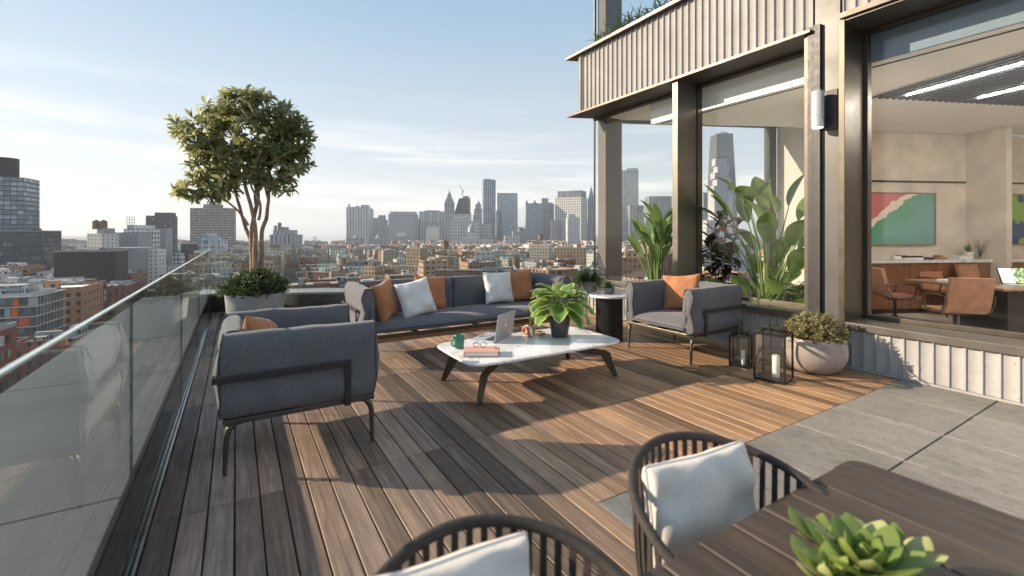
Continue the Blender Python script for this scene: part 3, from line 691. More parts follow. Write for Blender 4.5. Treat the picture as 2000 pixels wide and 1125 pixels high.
def seating(name, label, cat, loc, rz, Wd, nback, group=None, D=.93, Ht=.845, Z0=.335, front='frame'):
    t = thing(name, label, cat, loc, rz, group); xb, xf = -D/2, D/2; T = .15; hh = Ht-Z0
    yo = Wd/2
    # arms (length along x) : pad's own x stays x
    for s_ in (-1, 1):
        M = Matrix.Translation((0.0, s_*(yo-T/2), Z0))
        add_pad(t, 'arm_cushion', D, hh, T, M, s_, s_+2, .50)
    bl = (Wd-2*T+.03)/nback
    for i in range(nback):
        yc = -yo+T-.015+bl*(i+.5)
        M = Matrix.Translation((xb+T/2+.0, yc, Z0)) @ Matrix.Rotation(R_(90), 4, 'Z')
        add_pad(t, 'back_cushion', bl-.004, hh, T, M, 1, i+5, .50)
    seat_pad(t, xb+T-.02, xf+.005, -yo+T-.03, yo-T+.03, Z0+.005, Z0+.115)
    # frame: slim rails under the cushions, legs sweep into the rail
    fr = MB(); r = .032
    zr = Z0-.012
    for s_ in (-1, 1): fr.box(xb+.03, xf-.02, s_*(yo-.05)-.018, s_*(yo-.05)+.018, zr-.022, zr+.012)
    fr.box(xb+.02, xb+.055, -yo+.05, yo-.05, zr-.022, zr+.012); fr.box(xb+.05, xf-.03, -.02, .02, zr-.02, zr+.01)
    if nback > 1: fr.box(xb+.05, xf-.03, -yo*.55-.02, -yo*.55+.02, zr-.02, zr+.01)
    fr.build('frame', MT['frame'], t, bevel=.006)
    MB().box(xf-.045, xf-.012, -yo+.035, yo-.035, zr-.024, zr+.012).build('front_rail', MT['bronze'], t, bevel=.006)
    if front == 'wood': MB().box(xf-.07, xf-.020, -yo+.05, yo-.05, zr-.075, zr-.026).build('wood_rail', MT['sofawood'], t, bevel=.005)
    for sx in (-1, 1):
        for sy in (-1, 1):
            X = xf-.035 if sx > 0 else xb+.045; Y = sy*(yo-.05)
            MB().tube([(X-sx*.10, Y, zr-.012),(X-sx*.045, Y, zr-.017),(X-sx*.008, Y, zr-.05),(X+sx*.004, Y, zr-.10),(X+sx*.012, Y, .0)],
                      [.012,.016,.020,.018,.0115], 10).build('leg', MT['frame'], t, smooth=True)
    # strap bar: along the back at mid height, round the corners, down at the front of each arm
    zb = Z0+hh*.50
    g = MB(); yb = yo+.012; xk = xf-.20
    wv, th = .042, .013
    def seg(a, b, vert=False): g.bar(a, b, th, wv) if not vert else g.bar(a, b, th, wv)
    for s_ in (-1, 1):
        g.box(xb-.02, xk+wv/2, s_*yb-th/2, s_*yb+th/2, zb-wv/2, zb+wv/2)
        g.box(xk-wv/2, xk+wv/2, s_*yb-th/2, s_*yb+th/2, Z0-.03, zb-wv/2+.001)
        g.box(xk-wv/2, xk+wv/2, s_*(yo-.055), s_*yb-s_*th/2, Z0-.03, Z0-.018) if s_ > 0 else g.box(xk-wv/2, xk+wv/2, s_*yb-s_*th/2, s_*(yo-.055), Z0-.03, Z0-.018)
    g.box(xb-.02-th, xb-.02, -yb-th/2, yb+th/2, zb-wv/2, zb+wv/2)
    g.build('strap_bar', MT['black'], t, bevel=.005)
    return t
seating('armchair', 'grey armchair beside the left glass balustrade, side on, one tan cushion inside', 'armchair', (.375, 3.69, 0), 0, 1.03, 1, 'grey outdoor armchairs')
seating('armchair', 'grey armchair right of the round side table, tan cushion leaning inside', 'armchair', (4.745, 3.73, 0), math.pi, 1.03, 1, 'grey outdoor armchairs')
seating('sofa', 'long dark grey sofa at the far end, below the skyline', 'sofa', (2.58, 5.475, 0), -math.pi/2, 2.86, 2, None, .95, .86, .335, 'wood')
def pillow(name, label, loc, size, th, mat, rz, tilt, roll=0, seed=0, group=None, flat=0):
    n = 26; cv = .025 if flat else .09; ex = .24 if flat else .42; vs = []; fs = []
    def P(i, j, s_):
        u = math.sin(math.pi/2*(2*i/n-1)); v = math.sin(math.pi/2*(2*j/n-1))
        k = ((1-u**4)*(1-v**4))**ex
        x = u*size/2*(1-cv*(1-v*v)); z = v*size/2*(1-cv*(1-u*u))
        cr = .012*math.sin(9*(u*v)+seed*2)*k+.010*noise.noise(Vector((u*2.6+seed, v*2.6, s_)))*(1+1.5*abs(u*v))
        y = s_*(th/2*k+cr*k)+ .004*math.sin(seed+u*4)
        return (x, y, z)
    for s_ in (1, -1):
        for i in range(n+1):
            for j in range(n+1): vs.append(P(i, j, s_))
    m = (n+1)**2
    for i in range(n):
        for j in range(n):
            a = i*(n+1)+j; fs.append((a, a+1, a+n+2, a+n+1)); fs.append((m+a, m+a+n+1, m+a+n+2, m+a+1))
    M = Matrix.Rotation(rz, 4, 'Z') @ Matrix.Rotation(tilt, 4, 'X') @ Matrix.Rotation(roll, 4, 'Y')
    o = MB().add(vs, fs).build(name, MT[mat], None, smooth=75)
    o.matrix_world = Matrix.Translation(loc) @ M
    tag(o, label, 'cushion', group)
    ed = [P(n, j, 1) for j in range(n+1)]+[P(n-i, n, 1) for i in range(1, n+1)]+[P(0, n-j, 1) for j in range(1, n+1)]+[P(i, 0, 1) for i in range(1, n)]
    MB().tube(ed, .004, 5, closed=True).build('piping', MT[mat], o, smooth=True)
    return o
# on the sofa (front looks towards -Y)
OG, WG = 'tan scatter cushions', 'white scatter cushions'
pillow('scatter_cushion', 'tan cushion against the left arm of the sofa, behind the front white cushion', (1.50, 5.37, 0.665), .455, .17, 'orange', R_(52), R_(-14), R_(-6), 1, OG)
pillow('scatter_cushion', 'white cushion between the two tan cushions at the left of the sofa', (1.87, 5.33, .675), .445, .17, 'white', R_(6), R_(-20), R_(-10), 2, WG)
pillow('scatter_cushion', 'tan cushion on the sofa, directly right of the left white cushion', (2.17, 5.62, 0.685), .455, .15, 'orange', R_(8), R_(-14), R_(5), 3, OG)
pillow('scatter_cushion', 'white cushion leaning on the right half of the sofa back', (3.18, 5.60, .70), .445, .17, 'white', R_(0), R_(-16), R_(1), 4, WG)
pillow('scatter_cushion', 'tan cushion at the right end of the sofa, partly behind a white one', (3.56, 5.66, 0.695), .455, .15, 'orange', R_(-8), R_(-10), R_(-3), 5, OG)
pillow('scatter_cushion', 'tan cushion in the left armchair, only its upper corner showing', (.19, 3.55, .66), .46, .17, 'orange', R_(78), R_(-20), R_(14), 6, OG)
pillow('scatter_cushion', 'tan cushion leaning back in the right armchair', (4.98, 3.92, .69), .48, .17, 'orange', R_(-66), R_(-20), R_(-6), 7, OG)
# ================================================================ coffee table
ct = thing('coffee_table', 'low marble topped coffee table on bronze legs amid the seating', 'table', (2.54, 3.815, 0))
pts = []; a_, b_ = .875, .46
for k in range(96):
    g = 2*math.pi*k/96; c_, s_ = math.cos(g), math.sin(g); e = .20
    x = math.copysign(abs(c_)**e, c_)*a_; y = math.copysign(abs(s_)**e, s_)*b_
    x *= 1-.015*(abs(y)/b_)**2; y *= 1-.03*(abs(x)/a_)**2; pts.append((x, y))
mb = MB(); ins = [(x*.985, y*.972) for x, y in pts]; n = len(pts)
vs = [(x,y,.336) for x,y in ins]+[(x,y,.343) for x,y in pts]+[(x,y,.357) for x,y in pts]+[(x*.997,y*.995,.361) for x,y in pts]
fs = [tuple(range(n-1,-1,-1)), tuple(range(3*n,4*n))]+[(r*n+i, r*n+(i+1)%n, (r+1)*n+(i+1)%n, (r+1)*n+i) for r in range(3) for i in range(n)]
mb.add(vs, fs).build('tabletop', MT['marble'], ct, smooth=50)
for sx in (-1, 1):
    for sy in (-1, 1):
        kx, ky = sx*.50, sy*.0
        # flat-sided leg: foot at the corner, knee near the top, arm running to the middle of the table
        foot = Vector((sx*.80, sy*.40, 0)); knee = Vector((sx*.725, sy*.345, .235)); mid = Vector((sx*.34, sy*.05, .285))
        mb = MB(); d = (mid-knee); d.z = 0; d.normalize(); q = Vector((-d.y, d.x, 0))*.017
        dn = d
        prof = [foot-dn*.002, foot+dn*.045, knee+dn*.075-Vector((0,0,.03)), mid+dn*.02-Vector((0,0,.035)), mid+dn*.02+Vector((0,0,.010)), knee+dn*.025+Vector((0,0,.025)), knee-dn*.02+Vector((0,0,.0))]
        vs = [tuple(p-q) for p in prof]+[tuple(p+q) for p in prof]; k = len(prof)
        fs = [tuple(range(k-1,-1,-1)), tuple(range(k,2*k))]+[(i,(i+1)%k,k+(i+1)%k,k+i) for i in range(k)]
        mb.add(vs, fs).build('leg', MT['bronze'], ct, bevel=.003)
    MB().cyl(sx*.46, 0, .29, .336, .016, 12).box(sx*.46-.16, sx*.46+.16, -.02, .02, .272, .305).build('stretcher', MT['bronze'], ct, bevel=.002)
    for sy in (-1, 1): MB().cyl(sx*.63, sy*.27, .285, .336, .011, 12).build('standoff', MT['black'], ct)
TZ = .3615
def onT(px, py): d = (H-TZ)*887/(py-457.5); p = at(px, d); return (p.x, p.y, TZ)
mg = thing('mug', 'green glazed mug near the left corner of the marble table', 'mug', onT(896, 679), R_(200)); mg.scale = (1.35,)*3
MB().lathe([(.030,0),(.036,.004),(.039,.03),(.039,.092),(.0375,.095),(.0355,.092),(.035,.02),(.0,.012)], 32, None, False).build('cup', MT['green_glaze'], mg, smooth=True)
MB().tube([(.037,0,.078),(.060,0,.078),(.070,0,.062),(.070,0,.038),(.058,0,.022),(.037,0,.020)], .006, 8).build('handle', MT['green_glaze'], mg, smooth=True)
# laptop, open, lid towards the viewer's right
lp = thing('laptop', 'open silver laptop on the marble table with its lid back facing the viewer', 'laptop', onT(982, 663), R_(213)); lp.scale = (1.28,)*3
bx = MB().box(-.155,.155,-.22,0,.0,.013).build('base', MT['silver'], lp, bevel=.003)
MB().box(-.13,.13,-.10,-.015,.0132,.0142).build('keyboard', MT['gum'], bx)
MB().box(-.05,.05,-.205,-.125,.0131,.0136).build('trackpad', MT['steel'], bx)
Ml2 = Matrix.Translation((0,.002,.012)) @ Matrix.Rotation(R_(-10), 4, 'X')
ld = MB().box(-.155,.155,0,.006,.0,.215,Ml2).build('lid', MT['lid'], lp, bevel=.0025)
MB().box(-.146,.146,-.0012,-.0002,.01,.207,Ml2).build('screen', MT['gum'], ld)
# bitten fruit emblem on the lid
mb = MB(); out = []
for k in range(40):
    g = 2*math.pi*k/40; r = .0165*(1+.10*math.cos(2*g)-.16*max(0, math.sin(g))**8-.08*max(0,-math.sin(g))**10)
    x, z = r*math.cos(g)*.95, r*math.sin(g)
    dx, dz = x-.0175, z-.001; dd = math.hypot(dx, dz)
    if dd < .0085: x = .0175+dx/dd*.0085; z = .001+dz/dd*.0085
    out.append((x, z))
vs = [(-x, .0064, z+.112) for x, z in out]+[(-x, .0071, z+.112) for x, z in out]; k = len(out)
mb.add(vs, [tuple(range(k)), tuple(range(2*k-1,k-1,-1))]+[(i,(i+1)%k,k+(i+1)%k,k+i) for i in range(k)], Ml2)
lf = [(0,.0145),(.002,.0205),(.0065,.0225),(.0055,.0175)]; vs = [(-x,.0064,z+.112) for x,z in lf]+[(-x,.0071,z+.112) for x,z in lf]
mb.add(vs, [(0,1,2,3),(7,6,5,4),(0,4,5,1),(1,5,6,2),(2,6,7,3),(3,7,4,0)], Ml2)
mb.build('emblem', simple('emblem_white', (.85,.85,.86), .25, 0, .02), ld)
# leather book and glasses
bk = thing('leather_book', 'blush leather bound notebook at the near corner of the marble table', 'book', onT(941, 692), R_(-31.3+2)); bk.scale = (1.18,)*3
MB().box(-.135,.135,-.085,.085,.0,.005).box(-.135,.135,-.085,.085,.037,.042).box(-.135,-.129,-.085,.085,.0051,.0369).build('cover', MT['blush'], bk, bevel=.002)
MB().box(-.128,.125,-.079,.079,.0055,.0365).build('pages', MT['paper'], bk)
MB().box(.095,.136,-.015,.015,.0422,.0452).box(.1352,.1382,-.015,.015,.004,.045).build('strap', MT['leather'], bk, bevel=.001)
gs = thing('glasses', 'black round glasses lying on the leather notebook', 'glasses', tuple(Vector(onT(938, 690))+Vector((0,.01,.0535))), R_(-31.3-8))
for s_ in (-1, 1):
    MB().tube([(s_*.034+.026*math.cos(2*math.pi*k/24), .005*0, .024+.022*math.sin(2*math.pi*k/24)) for k in range(24)], .0028, 6, closed=True).build('rim', MT['gum'], gs, smooth=True)
    MB().tube([(s_*.062,.002,.034),(s_*.066,.05,.022),(s_*.055,.12,.006),(s_*.05,.135,.003)], .0024, 6).build('temple', MT['gum'], gs, smooth=True)
MB().tube([(-.009,0,.028),(0,-.002,.032),(.009,0,.028)], .0026, 6).build('bridge', MT['gum'], gs, smooth=True)
# headphones
hp = thing('headphones', 'tan and white over-ear headphones lying beside the plant pot on the marble table', 'headphones', onT(1042, 655), R_(-15)); hp.scale = (1.12,)*3
MB().tube([(.085*math.cos(g)+.01, .095*math.sin(g), .014+.012*abs(math.cos(g))) for g in [R_(-75+15*i) for i in range(11)]], .011, 8, sx=1.5).build('headband', MT['orange'], hp, smooth=True)
for (x, y, rz) in ((-.045, .055, .5), (-.035, -.055, -.35)):
    M = rotM(x, y, .048, rz, 0, R_(78))
    c = MB().lathe([(.026,-.022),(.042,-.018),(.045,0),(.042,.010)], 28, M).build('ear_cup', MT['paper'], hp, smooth=True)
    MB().tube([M @ Vector((.032*math.cos(2*math.pi*k/24), .032*math.sin(2*math.pi*k/24), -.026)) for k in range(24)], .014, 8, closed=True).build('ear_pad', MT['orange'], c, smooth=True)
    MB().tube([M @ Vector((.032*math.cos(2*math.pi*k/24), .032*math.sin(2*math.pi*k/24), .014)) for k in range(24)], .011, 8, closed=True).build('cup_ring', MT['orange'], c, smooth=True)
# ================================================================ broad-leaved pot plant
hs = thing('potted_plant', 'leafy hosta with yellow edged leaves in a dark pot on the marble table', 'plant', onT(1093, 657)); hs.scale = (1.22,)*3
MB().lathe([(.066,0),(.071,.003),(.094,.165),(.094,.172),(.087,.170),(.082,.145),(.0,.14)], 40, None, False).build('pot', MT['pot'], hs, smooth=True)
MB().cyl(0,0,.135,.146,.081,24).build('soil', MT['soil'], hs)
def heart(mb, base, d, nrm, ln, wd, bend, cup=.25):
    d = Vector(d).normalized(); nrm = Vector(nrm); nrm = (nrm-d*nrm.dot(d)).normalized(); sd_ = d.cross(nrm)
    P0 = Vector(base); n = 9; vs = []; rows = []; cs = []
    p = P0.copy()
    for i in range(n+1):
        t = i/n; wv = wd*.5*(math.sin(math.pi*min(1, (t*.93+.07))**.72))**.62*(1.0 if t < .97 else .25) if t < 1 else .001
        ang = -bend*t*t-.1; dd = d*math.cos(ang)+nrm*math.sin(ang); nn = nrm*math.cos(ang)-d*math.sin(ang)
        if i: p = p+dd*ln/n
        for s_ in (-1, -.82, -.42, 0, .42, .82, 1):
            back = -d*ln*.10*abs(s_)*max(0, 1-t*4)
            vs.append(p+sd_*wv*s_+nn*(cup*wv*abs(s_)**1.5-.006*(s_ == 0)+.004*math.sin(t*14+s_*3))+back)
            cs.append(1. if abs(s_) > .9 or t > .93 else (.55 if abs(s_) > .8 else 0.))
    b = len(mb.v); mb.v += [tuple(v) for v in vs]; mb.c += [(c,)*3 for c in cs]
    mb.f += [(b+i*7+k, b+i*7+k+1, b+i*7+k+8, b+i*7+k+7) for i in range(n) for k in range(6)]
rr = random.Random(12); fo = MB(); stm = MB()
for i in range(27):
    g = i*2.39996+rr.uniform(-.3, .3); f = (i+.5)/27; rad = .03+.10*f**.7; z = .37-.15*f**1.6+rr.uniform(-.03, .03)
    b = Vector((rad*math.cos(g), rad*math.sin(g), z)); el_ = R_(rr.uniform(30, 55)*(1-f)-22*f+rr.uniform(-10, 10))
    d = Vector((math.cos(g)*math.cos(el_), math.sin(g)*math.cos(el_), math.sin(el_)))
    ln = rr.uniform(.18, .25); heart(fo, b, d, (0,0,1), ln, ln*rr.uniform(.66, .82), rr.uniform(.5, 1.25), rr.uniform(.12, .32))
    stm.tube([(0.02*math.cos(g),.02*math.sin(g),.12),(rad*.45*math.cos(g),rad*.45*math.sin(g),.12+(z-.12)*.7),tuple(b+d*.02)], [.004,.0035,.003], 5)
fo.build('leaves', MT['hosta'], hs, smooth=70); stm.build('stems', MT['stem'], hs, smooth=True)
# ================================================================ side table + succulent pot
sp_ = at(1190, 6.28)
st = thing('side_table', 'round white topped side table on a black fluted drum beside the sofa', 'table', sp_)
MB().lathe([(.27,.59),(.285,.597),(.288,.612),(.284,.622)], 56).build('tabletop', MT['marble'], st, smooth=True)
mb = MB(); vs = []; n = 120
for z in (0.002, .589):
    for k in range(n): g = 2*math.pi*k/n; r = .178+(.005 if k % 3 else -.004); vs.append((r*math.cos(g), r*math.sin(g), z))
mb.add(vs, [(i,(i+1)%n,n+(i+1)%n,n+i) for i in range(n)]+[tuple(range(n-1,-1,-1)), tuple(range(n,2*n))]).build('drum', MT['gum'], st, smooth=20)
sq = thing('potted_plant', 'small succulent in a slate pot on the round side table', 'plant', tuple(sp_.xy+Vector((.02,.03)))+(.623,))
MB().lathe([(.062,0),(.088,.085),(.083,.087),(.078,.07),(0,.066)], 32, None, False).build('pot', MT['greypot'], sq, smooth=True)
mb = MB()
for i in range(70):
    g = i*2.4; e = R_(5+75*(1-i/70)+rr.uniform(-8,8)); d = Vector((math.cos(g)*math.cos(e), math.sin(g)*math.cos(e), math.sin(e)))
    mb.leaf(Vector((0,0,.07))+d*.01, d, (0,0,1), rr.uniform(.07,.13), .022, -.2, .3, 4)
mb.build('leaves', leafmat('aloe_leaf', (.035,.11,.03), (.08,.20,.05), None, .35, .12), sq, smooth=60)
# ================================================================ trailing fern on a stand
fp = at(1149, 7.25)
ps = thing('plant_stand', 'thin pale metal plant stand behind the side table', 'stand', fp)
for k in range(3):
    g = R_(100+120*k); MB().tube([(.14*math.cos(g),.14*math.sin(g),0),(.13*math.cos(g),.13*math.sin(g),.56)], .009, 8).build('leg', MT['silver'], ps, smooth=True)
MB().tube([(.14*math.cos(2*math.pi*k/24),.14*math.sin(2*math.pi*k/24),.56) for k in range(24)], .009, 8, closed=True).build('ring', MT['silver'], ps, smooth=True)
ff = thing('potted_fern', 'trailing fern with pale hanging fronds in a pot on the plant stand', 'plant', tuple(fp.xy)+(.48,))
MB().lathe([(.09,.0),(.125,.22),(.118,.222),(.112,.20),(0,.195)], 32, None, False).build('pot', MT['paper'], ff, smooth=True)
mb = MB(); 
for i in range(170):
    g = rr.uniform(0, 6.283); up_ = rr.uniform(.08, .42); out_ = rr.uniform(.14, .36); dn = rr.uniform(-.55, .25)
    p0 = Vector((.05*math.cos(g), .05*math.sin(g), .20)); p1 = Vector((out_*.5*math.cos(g), out_*.5*math.sin(g), .22+up_)); p2_ = Vector((out_*math.cos(g), out_*math.sin(g), .22+dn*.9))
    for k in range(17):
        f = (k+1)/18; p = p0*(1-f)**2+p1*2*f*(1-f)+p2_*f*f; tg = ((p1-p0)*(1-f)+(p2_-p1)*f).normalized()
        sd_ = tg.cross(Vector((0,0,1))); sd_ = sd_.normalized() if sd_.length > .01 else Vector((1,0,0))
        for s_ in (-1, 1): mb.leaf(p, sd_*s_+tg*.5+Vector((0,0,rr.uniform(-.3,.2))), (0,0,1), .055*(1-.55*f), .015, .4, .1, 2)
mb.build('fronds', MT['leaf_fern'], ff)
# ================================================================ corner planter, shrub and tree
def shrub(rx, ry, h, n, seed, ln=.035, base=0.0):
    r = random.Random(seed); mb = MB()
    lumps = [(r.uniform(-.7,.7)*rx, r.uniform(-.7,.7)*ry, r.uniform(.45,.95)*h, r.uniform(.25,.45)) for _ in range(14)]
    k = 0
    while k < n:
        u = Vector((r.uniform(-1,1), r.uniform(-1,1), r.uniform(0,1)))
        if u.length > 1 or u.length < .45: continue
        bumpy = 1+.16*noise.noise(Vector((u.x*3+seed, u.y*3, u.z*3)))
        p = Vector((u.x*rx*bumpy, u.y*ry*bumpy, base+u.z*h*bumpy)); up_ = u.normalized()
        d0 = (up_+Vector((r.uniform(-.6,.6), r.uniform(-.6,.6), r.uniform(-.2,.8)))).normalized()
        for q in range(5):
            d = (d0+Vector((r.uniform(-1,1), r.uniform(-1,1), r.uniform(-.6,1)))*.8).normalized()
            mb.leaf(p+d0*ln*.3*q, d, up_+Vector((r.uniform(-.5,.5), r.uniform(-.5,.5), 0)), ln*r.uniform(.7,1.25), ln*.45, .2, .2, 2)
        k += 5
    return mb
pc = Vector((.27, 8.33, 0))
pl = thing('planter', 'round grey concrete planter holding the tree in the far left corner', 'planter', pc); pl.scale = (.9, .9, 1)
MB().lathe([(.40,.0),(.43,.02),(.462,.40),(.475,.51),(.472,.522),(.44,.522),(.43,.47),(0,.46)], 72, None, False).build('tub', MT['planter'], pl, smooth=35)
MB().cyl(0,0,.44,.47,.43,40).build('soil', MT['soil'], pl)
shr = thing('shrub', 'dense dark green shrub filling the round planter around the tree trunk', 'shrub', tuple(pc.xy)+(.47,))
shrub(.46, .46, .34, 5200, 5, .052, .03).build('leaves', MT['leaf_shrub'], shr)
mb = MB()
for i in range(50): g = rr.uniform(0,6.28); r1 = rr.uniform(.1,.36); mb.tube([(r1*.5*math.cos(g),r1*.5*math.sin(g),0),(r1*math.cos(g),r1*math.sin(g),.25)], [.006,.003], 5)
mb.build('twigs', MT['bark'], shr)
# tree: stems, limbs and leaf rosettes
tr = thing('tree', 'tall leafy tree with several bare twisting stems growing from the corner planter', 'tree', tuple(pc.xy)+(.46,), -A0)
pxm = 7.30/887
def T(px, py, dy=0): return Vector(((px-497)*pxm, dy, 1.45+(457.5-py)*pxm-.46))
lob = [((470,262),(112,62),.70,1.0), ((392,268),(46,48),.38,.45), ((573,276),(34,46),.36,.38), ((484,206),(50,34),.40,.5), ((515,315),(66,48),.42,.55),
       ((425,335),(52,34),.34,.28), ((545,318),(34,38),.3,.26), ((552,235),(46,34),.34,.34), ((430,225),(46,30),.34,.30),
       ((440,292),(62,42),.4,.34), ((505,268),(50,50),.4,.3), ((408,318),(40,34),.34,.30), ((570,322),(30,34),.3,.26), ((468,345),(52,26),.4,.34), ((548,362),(28,26),.25,.2), ((430,372),(34,20),.25,.18), ((395,362),(34,20),.25,.16)]
r = random.Random(21); tips = []
tot = sum(l[3] for l in lob)
for (c, rad, ry, wgt) in lob:
    for _ in range(int(330*wgt/tot)):
        while 1:
            u = Vector((r.uniform(-1,1), r.uniform(-1,1), r.uniform(-1,1)))
            if .35 < u.length <= 1: break
        u = u*(u.length**-.4)
        tips.append((T(c[0], c[1])+Vector((u.x*rad[0]*pxm, u.y*ry, u.z*rad[1]*pxm)), u.normalized()))
for px, py in ((352,378),(372,372),(365,388),(392,382),(338,377),(408,388),(352,372),(560,352),(548,372),(600,262),(606,250),(350,240),(352,262),(480,182),(488,192),(470,188)):
    tips.append((T(px, py, r.uniform(-.15,.15)), Vector(((px-480)/130, 0, (300-py)/120)).normalized()))
tk = MB()
def smooth_path(P, k=4):
    out = []
    for i in range(len(P)-1):
        a = P[max(i-1,0)]; b = P[i]; c = P[i+1]; d = P[min(i+2, len(P)-1)]
        for j in range(k):
            t = j/k; out.append(.5*((2*b)+(c-a)*t+(2*a-5*b+4*c-d)*t*t+(3*b-a-3*c+d)*t**3))
    out.append(P[-1]); return out
def limb(P, r0, r1, nn=10):
    Q = smooth_path(P, 5); m = len(Q)
    for i, q in enumerate(Q[1:-1], 1): Q[i] = q+Vector((noise.noise(q*4)*.02, noise.noise(q*4+Vector((9,0,0)))*.02, 0))
    tk.tube(Q, [.76*(r0+(r1-r0)*(i/(m-1))**.8)*(1+.10*noise.noise(Q[i]*9)) for i in range(m)], nn); return Q
nodes = []
stems = [([T(491,560),T(490,500,.0),T(489,455,.01),T(492,425,.02),T(500,385,.04),T(492,345,.05),T(486,300,.1)], .062, .026),
         ([T(499,560,-.05),T(499,500,-.05),T(500,455,-.05),T(496,420,-.06),T(487,385,-.08),T(480,350,-.1),T(462,310,-.14),T(440,270,-.1)], .055, .022),
         ([T(506,560,.03),T(507,500,.02),T(508,450,.02),T(517,420,.03),T(521,385,.02),T(519,345,.05),T(530,305,.06),T(552,270,.1)], .052, .020),
         ([T(488,475,.03),T(474,440,.03),T(462,405,.05),T(452,375,.08),T(436,345,.10),T(418,310,.10),T(398,270,.12)], .040, .014),
         ([T(486,440,-.05),T(474,418,-.10),T(455,395,-.16),T(432,372,-.2),T(405,362,-.2),T(378,366,-.16),T(350,376,-.1)], .028, .006),
         ([T(505,430,-.04),T(513,400,-.10),T(500,365,-.16),T(512,330,-.25),T(530,300,-.3)], .030, .012),
         ([T(494,400,.05),T(486,370,.16),T(497,335,.25),T(480,290,.35)], .028, .010),
         ([T(480,380,-.09),T(462,352,-.16),T(448,320,-.26),T(430,280,-.35)], .024, .009),
         ([T(520,390,.02),T(508,360,.1),T(496,320,.2),T(510,270,.3)], .022, .009)]
for P, r0, r1 in stems: nodes += limb(P, r0, r1)[10:]
nodes = [q for q in nodes if q.z > T(0,400).z or q.x < -.4]
mbL = MB()
tips.sort(key=lambda t: (t[0]-T(485,340)).length)
for (p, u) in tips:
    best = min(nodes, key=lambda q: (q-p).length+max(0, q.z-p.z)*.8+.15*(q-T(490,360)).length*0)
    L_ = (best-p).length
    if L_ > .05:
        mid = best.lerp(p, .5)+Vector((0, 0, .05*L_))+Vector((r.uniform(-.06,.06), r.uniform(-.06,.06), 0))*L_
        r0 = .005+.011*min(1, L_/.8); Q = smooth_path([best, mid, p], 4)
        tk.tube(Q, [r0*(1-i/len(Q))+.003 for i in range(len(Q))], 6)
        nodes += Q[3:-1:2]
    nl = r.randint(11, 20)
    for i in range(nl):
        g = i*2.4+r.uniform(-.3,.3); e = R_(r.uniform(-25, 65)); ax = (u+Vector((0,0,.35))).normalized()
        s1 = ax.orthogonal().normalized(); s2 = ax.cross(s1)
        d = ax*math.sin(e)+(s1*math.cos(g)+s2*math.sin(g))*math.cos(e)
        ln = r.uniform(.11, .17); b = p-ax*r.uniform(0, .10)+d*.01
        mbL.leaf(b, d, ax+Vector((r.uniform(-.5,.5), r.uniform(-.5,.5), .3)), ln, ln*r.uniform(.30,.38), r.uniform(.1,.5), .22, 4)
tk.build('trunk', MT['bark'], tr, smooth=60); mbL.build('crown', MT['leaf_tree'], tr)
# ================================================================ bowl planter by the facade
bc = Vector((5.27, 2.47, 0))
bw = thing('bowl_planter', 'round pinkish concrete bowl planter standing at the foot of the grey column', 'planter', bc)
MB().lathe([(.15,.0),(.20,.012),(.262,.075),(.295,.15),(.302,.215),(.297,.29),(.283,.352),(.276,.362),(.262,.358),(.262,.33),(0,.325)], 64, None, False).build('bowl', MT['bowl'], bw, smooth=35)
MB().cyl(0,0,.30,.332,.255,32).build('soil', MT['soil'], bw)
bs = thing('shrub', 'dense pale golden-green shrub growing in the round bowl planter', 'shrub', tuple(bc.xy)+(.33,))
shrub(.275, .275, .23, 6500, 8, .034, .01).build('leaves', MT['leaf_pale'], bs)
# ================================================================ lanterns
def lantern(loc, rz, sx, sy, hh, label, ch, cr_):
    t = thing('lantern', label, 'lantern', loc, rz, 'glass lanterns on the deck'); p = .018
    MB().box(-sx/2,sx/2,-sy/2,sy/2,.008,.028).build('base', MT['lfrm'], t, bevel=.002)
    for x in (-1, 1):
        for y in (-1, 1):
            MB().box(x*(sx/2-p/2)-p/2, x*(sx/2-p/2)+p/2, y*(sy/2-p/2)-p/2, y*(sy/2-p/2)+p/2, .029, hh-.021).build('post', MT['lfrm'], t, bevel=.0015)
            MB().cyl(x*(sx/2-.02), y*(sy/2-.02), 0, .008, .01, 10).build('foot', MT['gum'], t)
    f = MB(); i = .032
    f.box(-sx/2,sx/2,-sy/2,-sy/2+i,hh-.02,hh).box(-sx/2,sx/2,sy/2-i,sy/2,hh-.02,hh).box(-sx/2,-sx/2+i,-sy/2+i,sy/2-i,hh-.02,hh).box(sx/2-i,sx/2,-sy/2+i,sy/2-i,hh-.02,hh)
    f.build('top_frame', MT['lfrm'], t, bevel=.002)
    for x in (-1, 1):
        for y in (-1, 1): f2 = MB().box(x*sx*.27-.008, x*sx*.27+.008, y*sy*.27-.008, y*sy*.27+.008, hh+.0005, hh+.028).build('spacer', MT['lfrm'], t)
    MB().box(-sx*.36,sx*.36,-sy*.36,sy*.36,hh+.0285,hh+.05).build('cap', MT['lfrm'], t, bevel=.002)
    w_ = sx*.42; MB().tube([(-w_,0,hh-.01),(-w_,0,hh+.135),(w_,0,hh+.135),(w_,0,hh-.01)], .006, 8).build('handle', MT['lfrm'], t)
    for (a, b, c, d) in ((-sx/2+p,sx/2-p,-sy/2+.006,-sy/2+.009),(-sx/2+p,sx/2-p,sy/2-.009,sy/2-.006),(-sx/2+.006,-sx/2+.009,-sy/2+p,sy/2-p),(sx/2-.009,sx/2-.006,-sy/2+p,sy/2-p)):
        MB().box(a, b, c, d, .029, hh-.021).build('pane', MT['lglass'], t)
    return t
a1 = math.atan2(.065, .28)
lc = Vector((4.60, 2.525, 0)); lantern(lc, a1, .285, .285, .475, 'larger bronze and glass lantern beside the bowl planter', .2, .034)
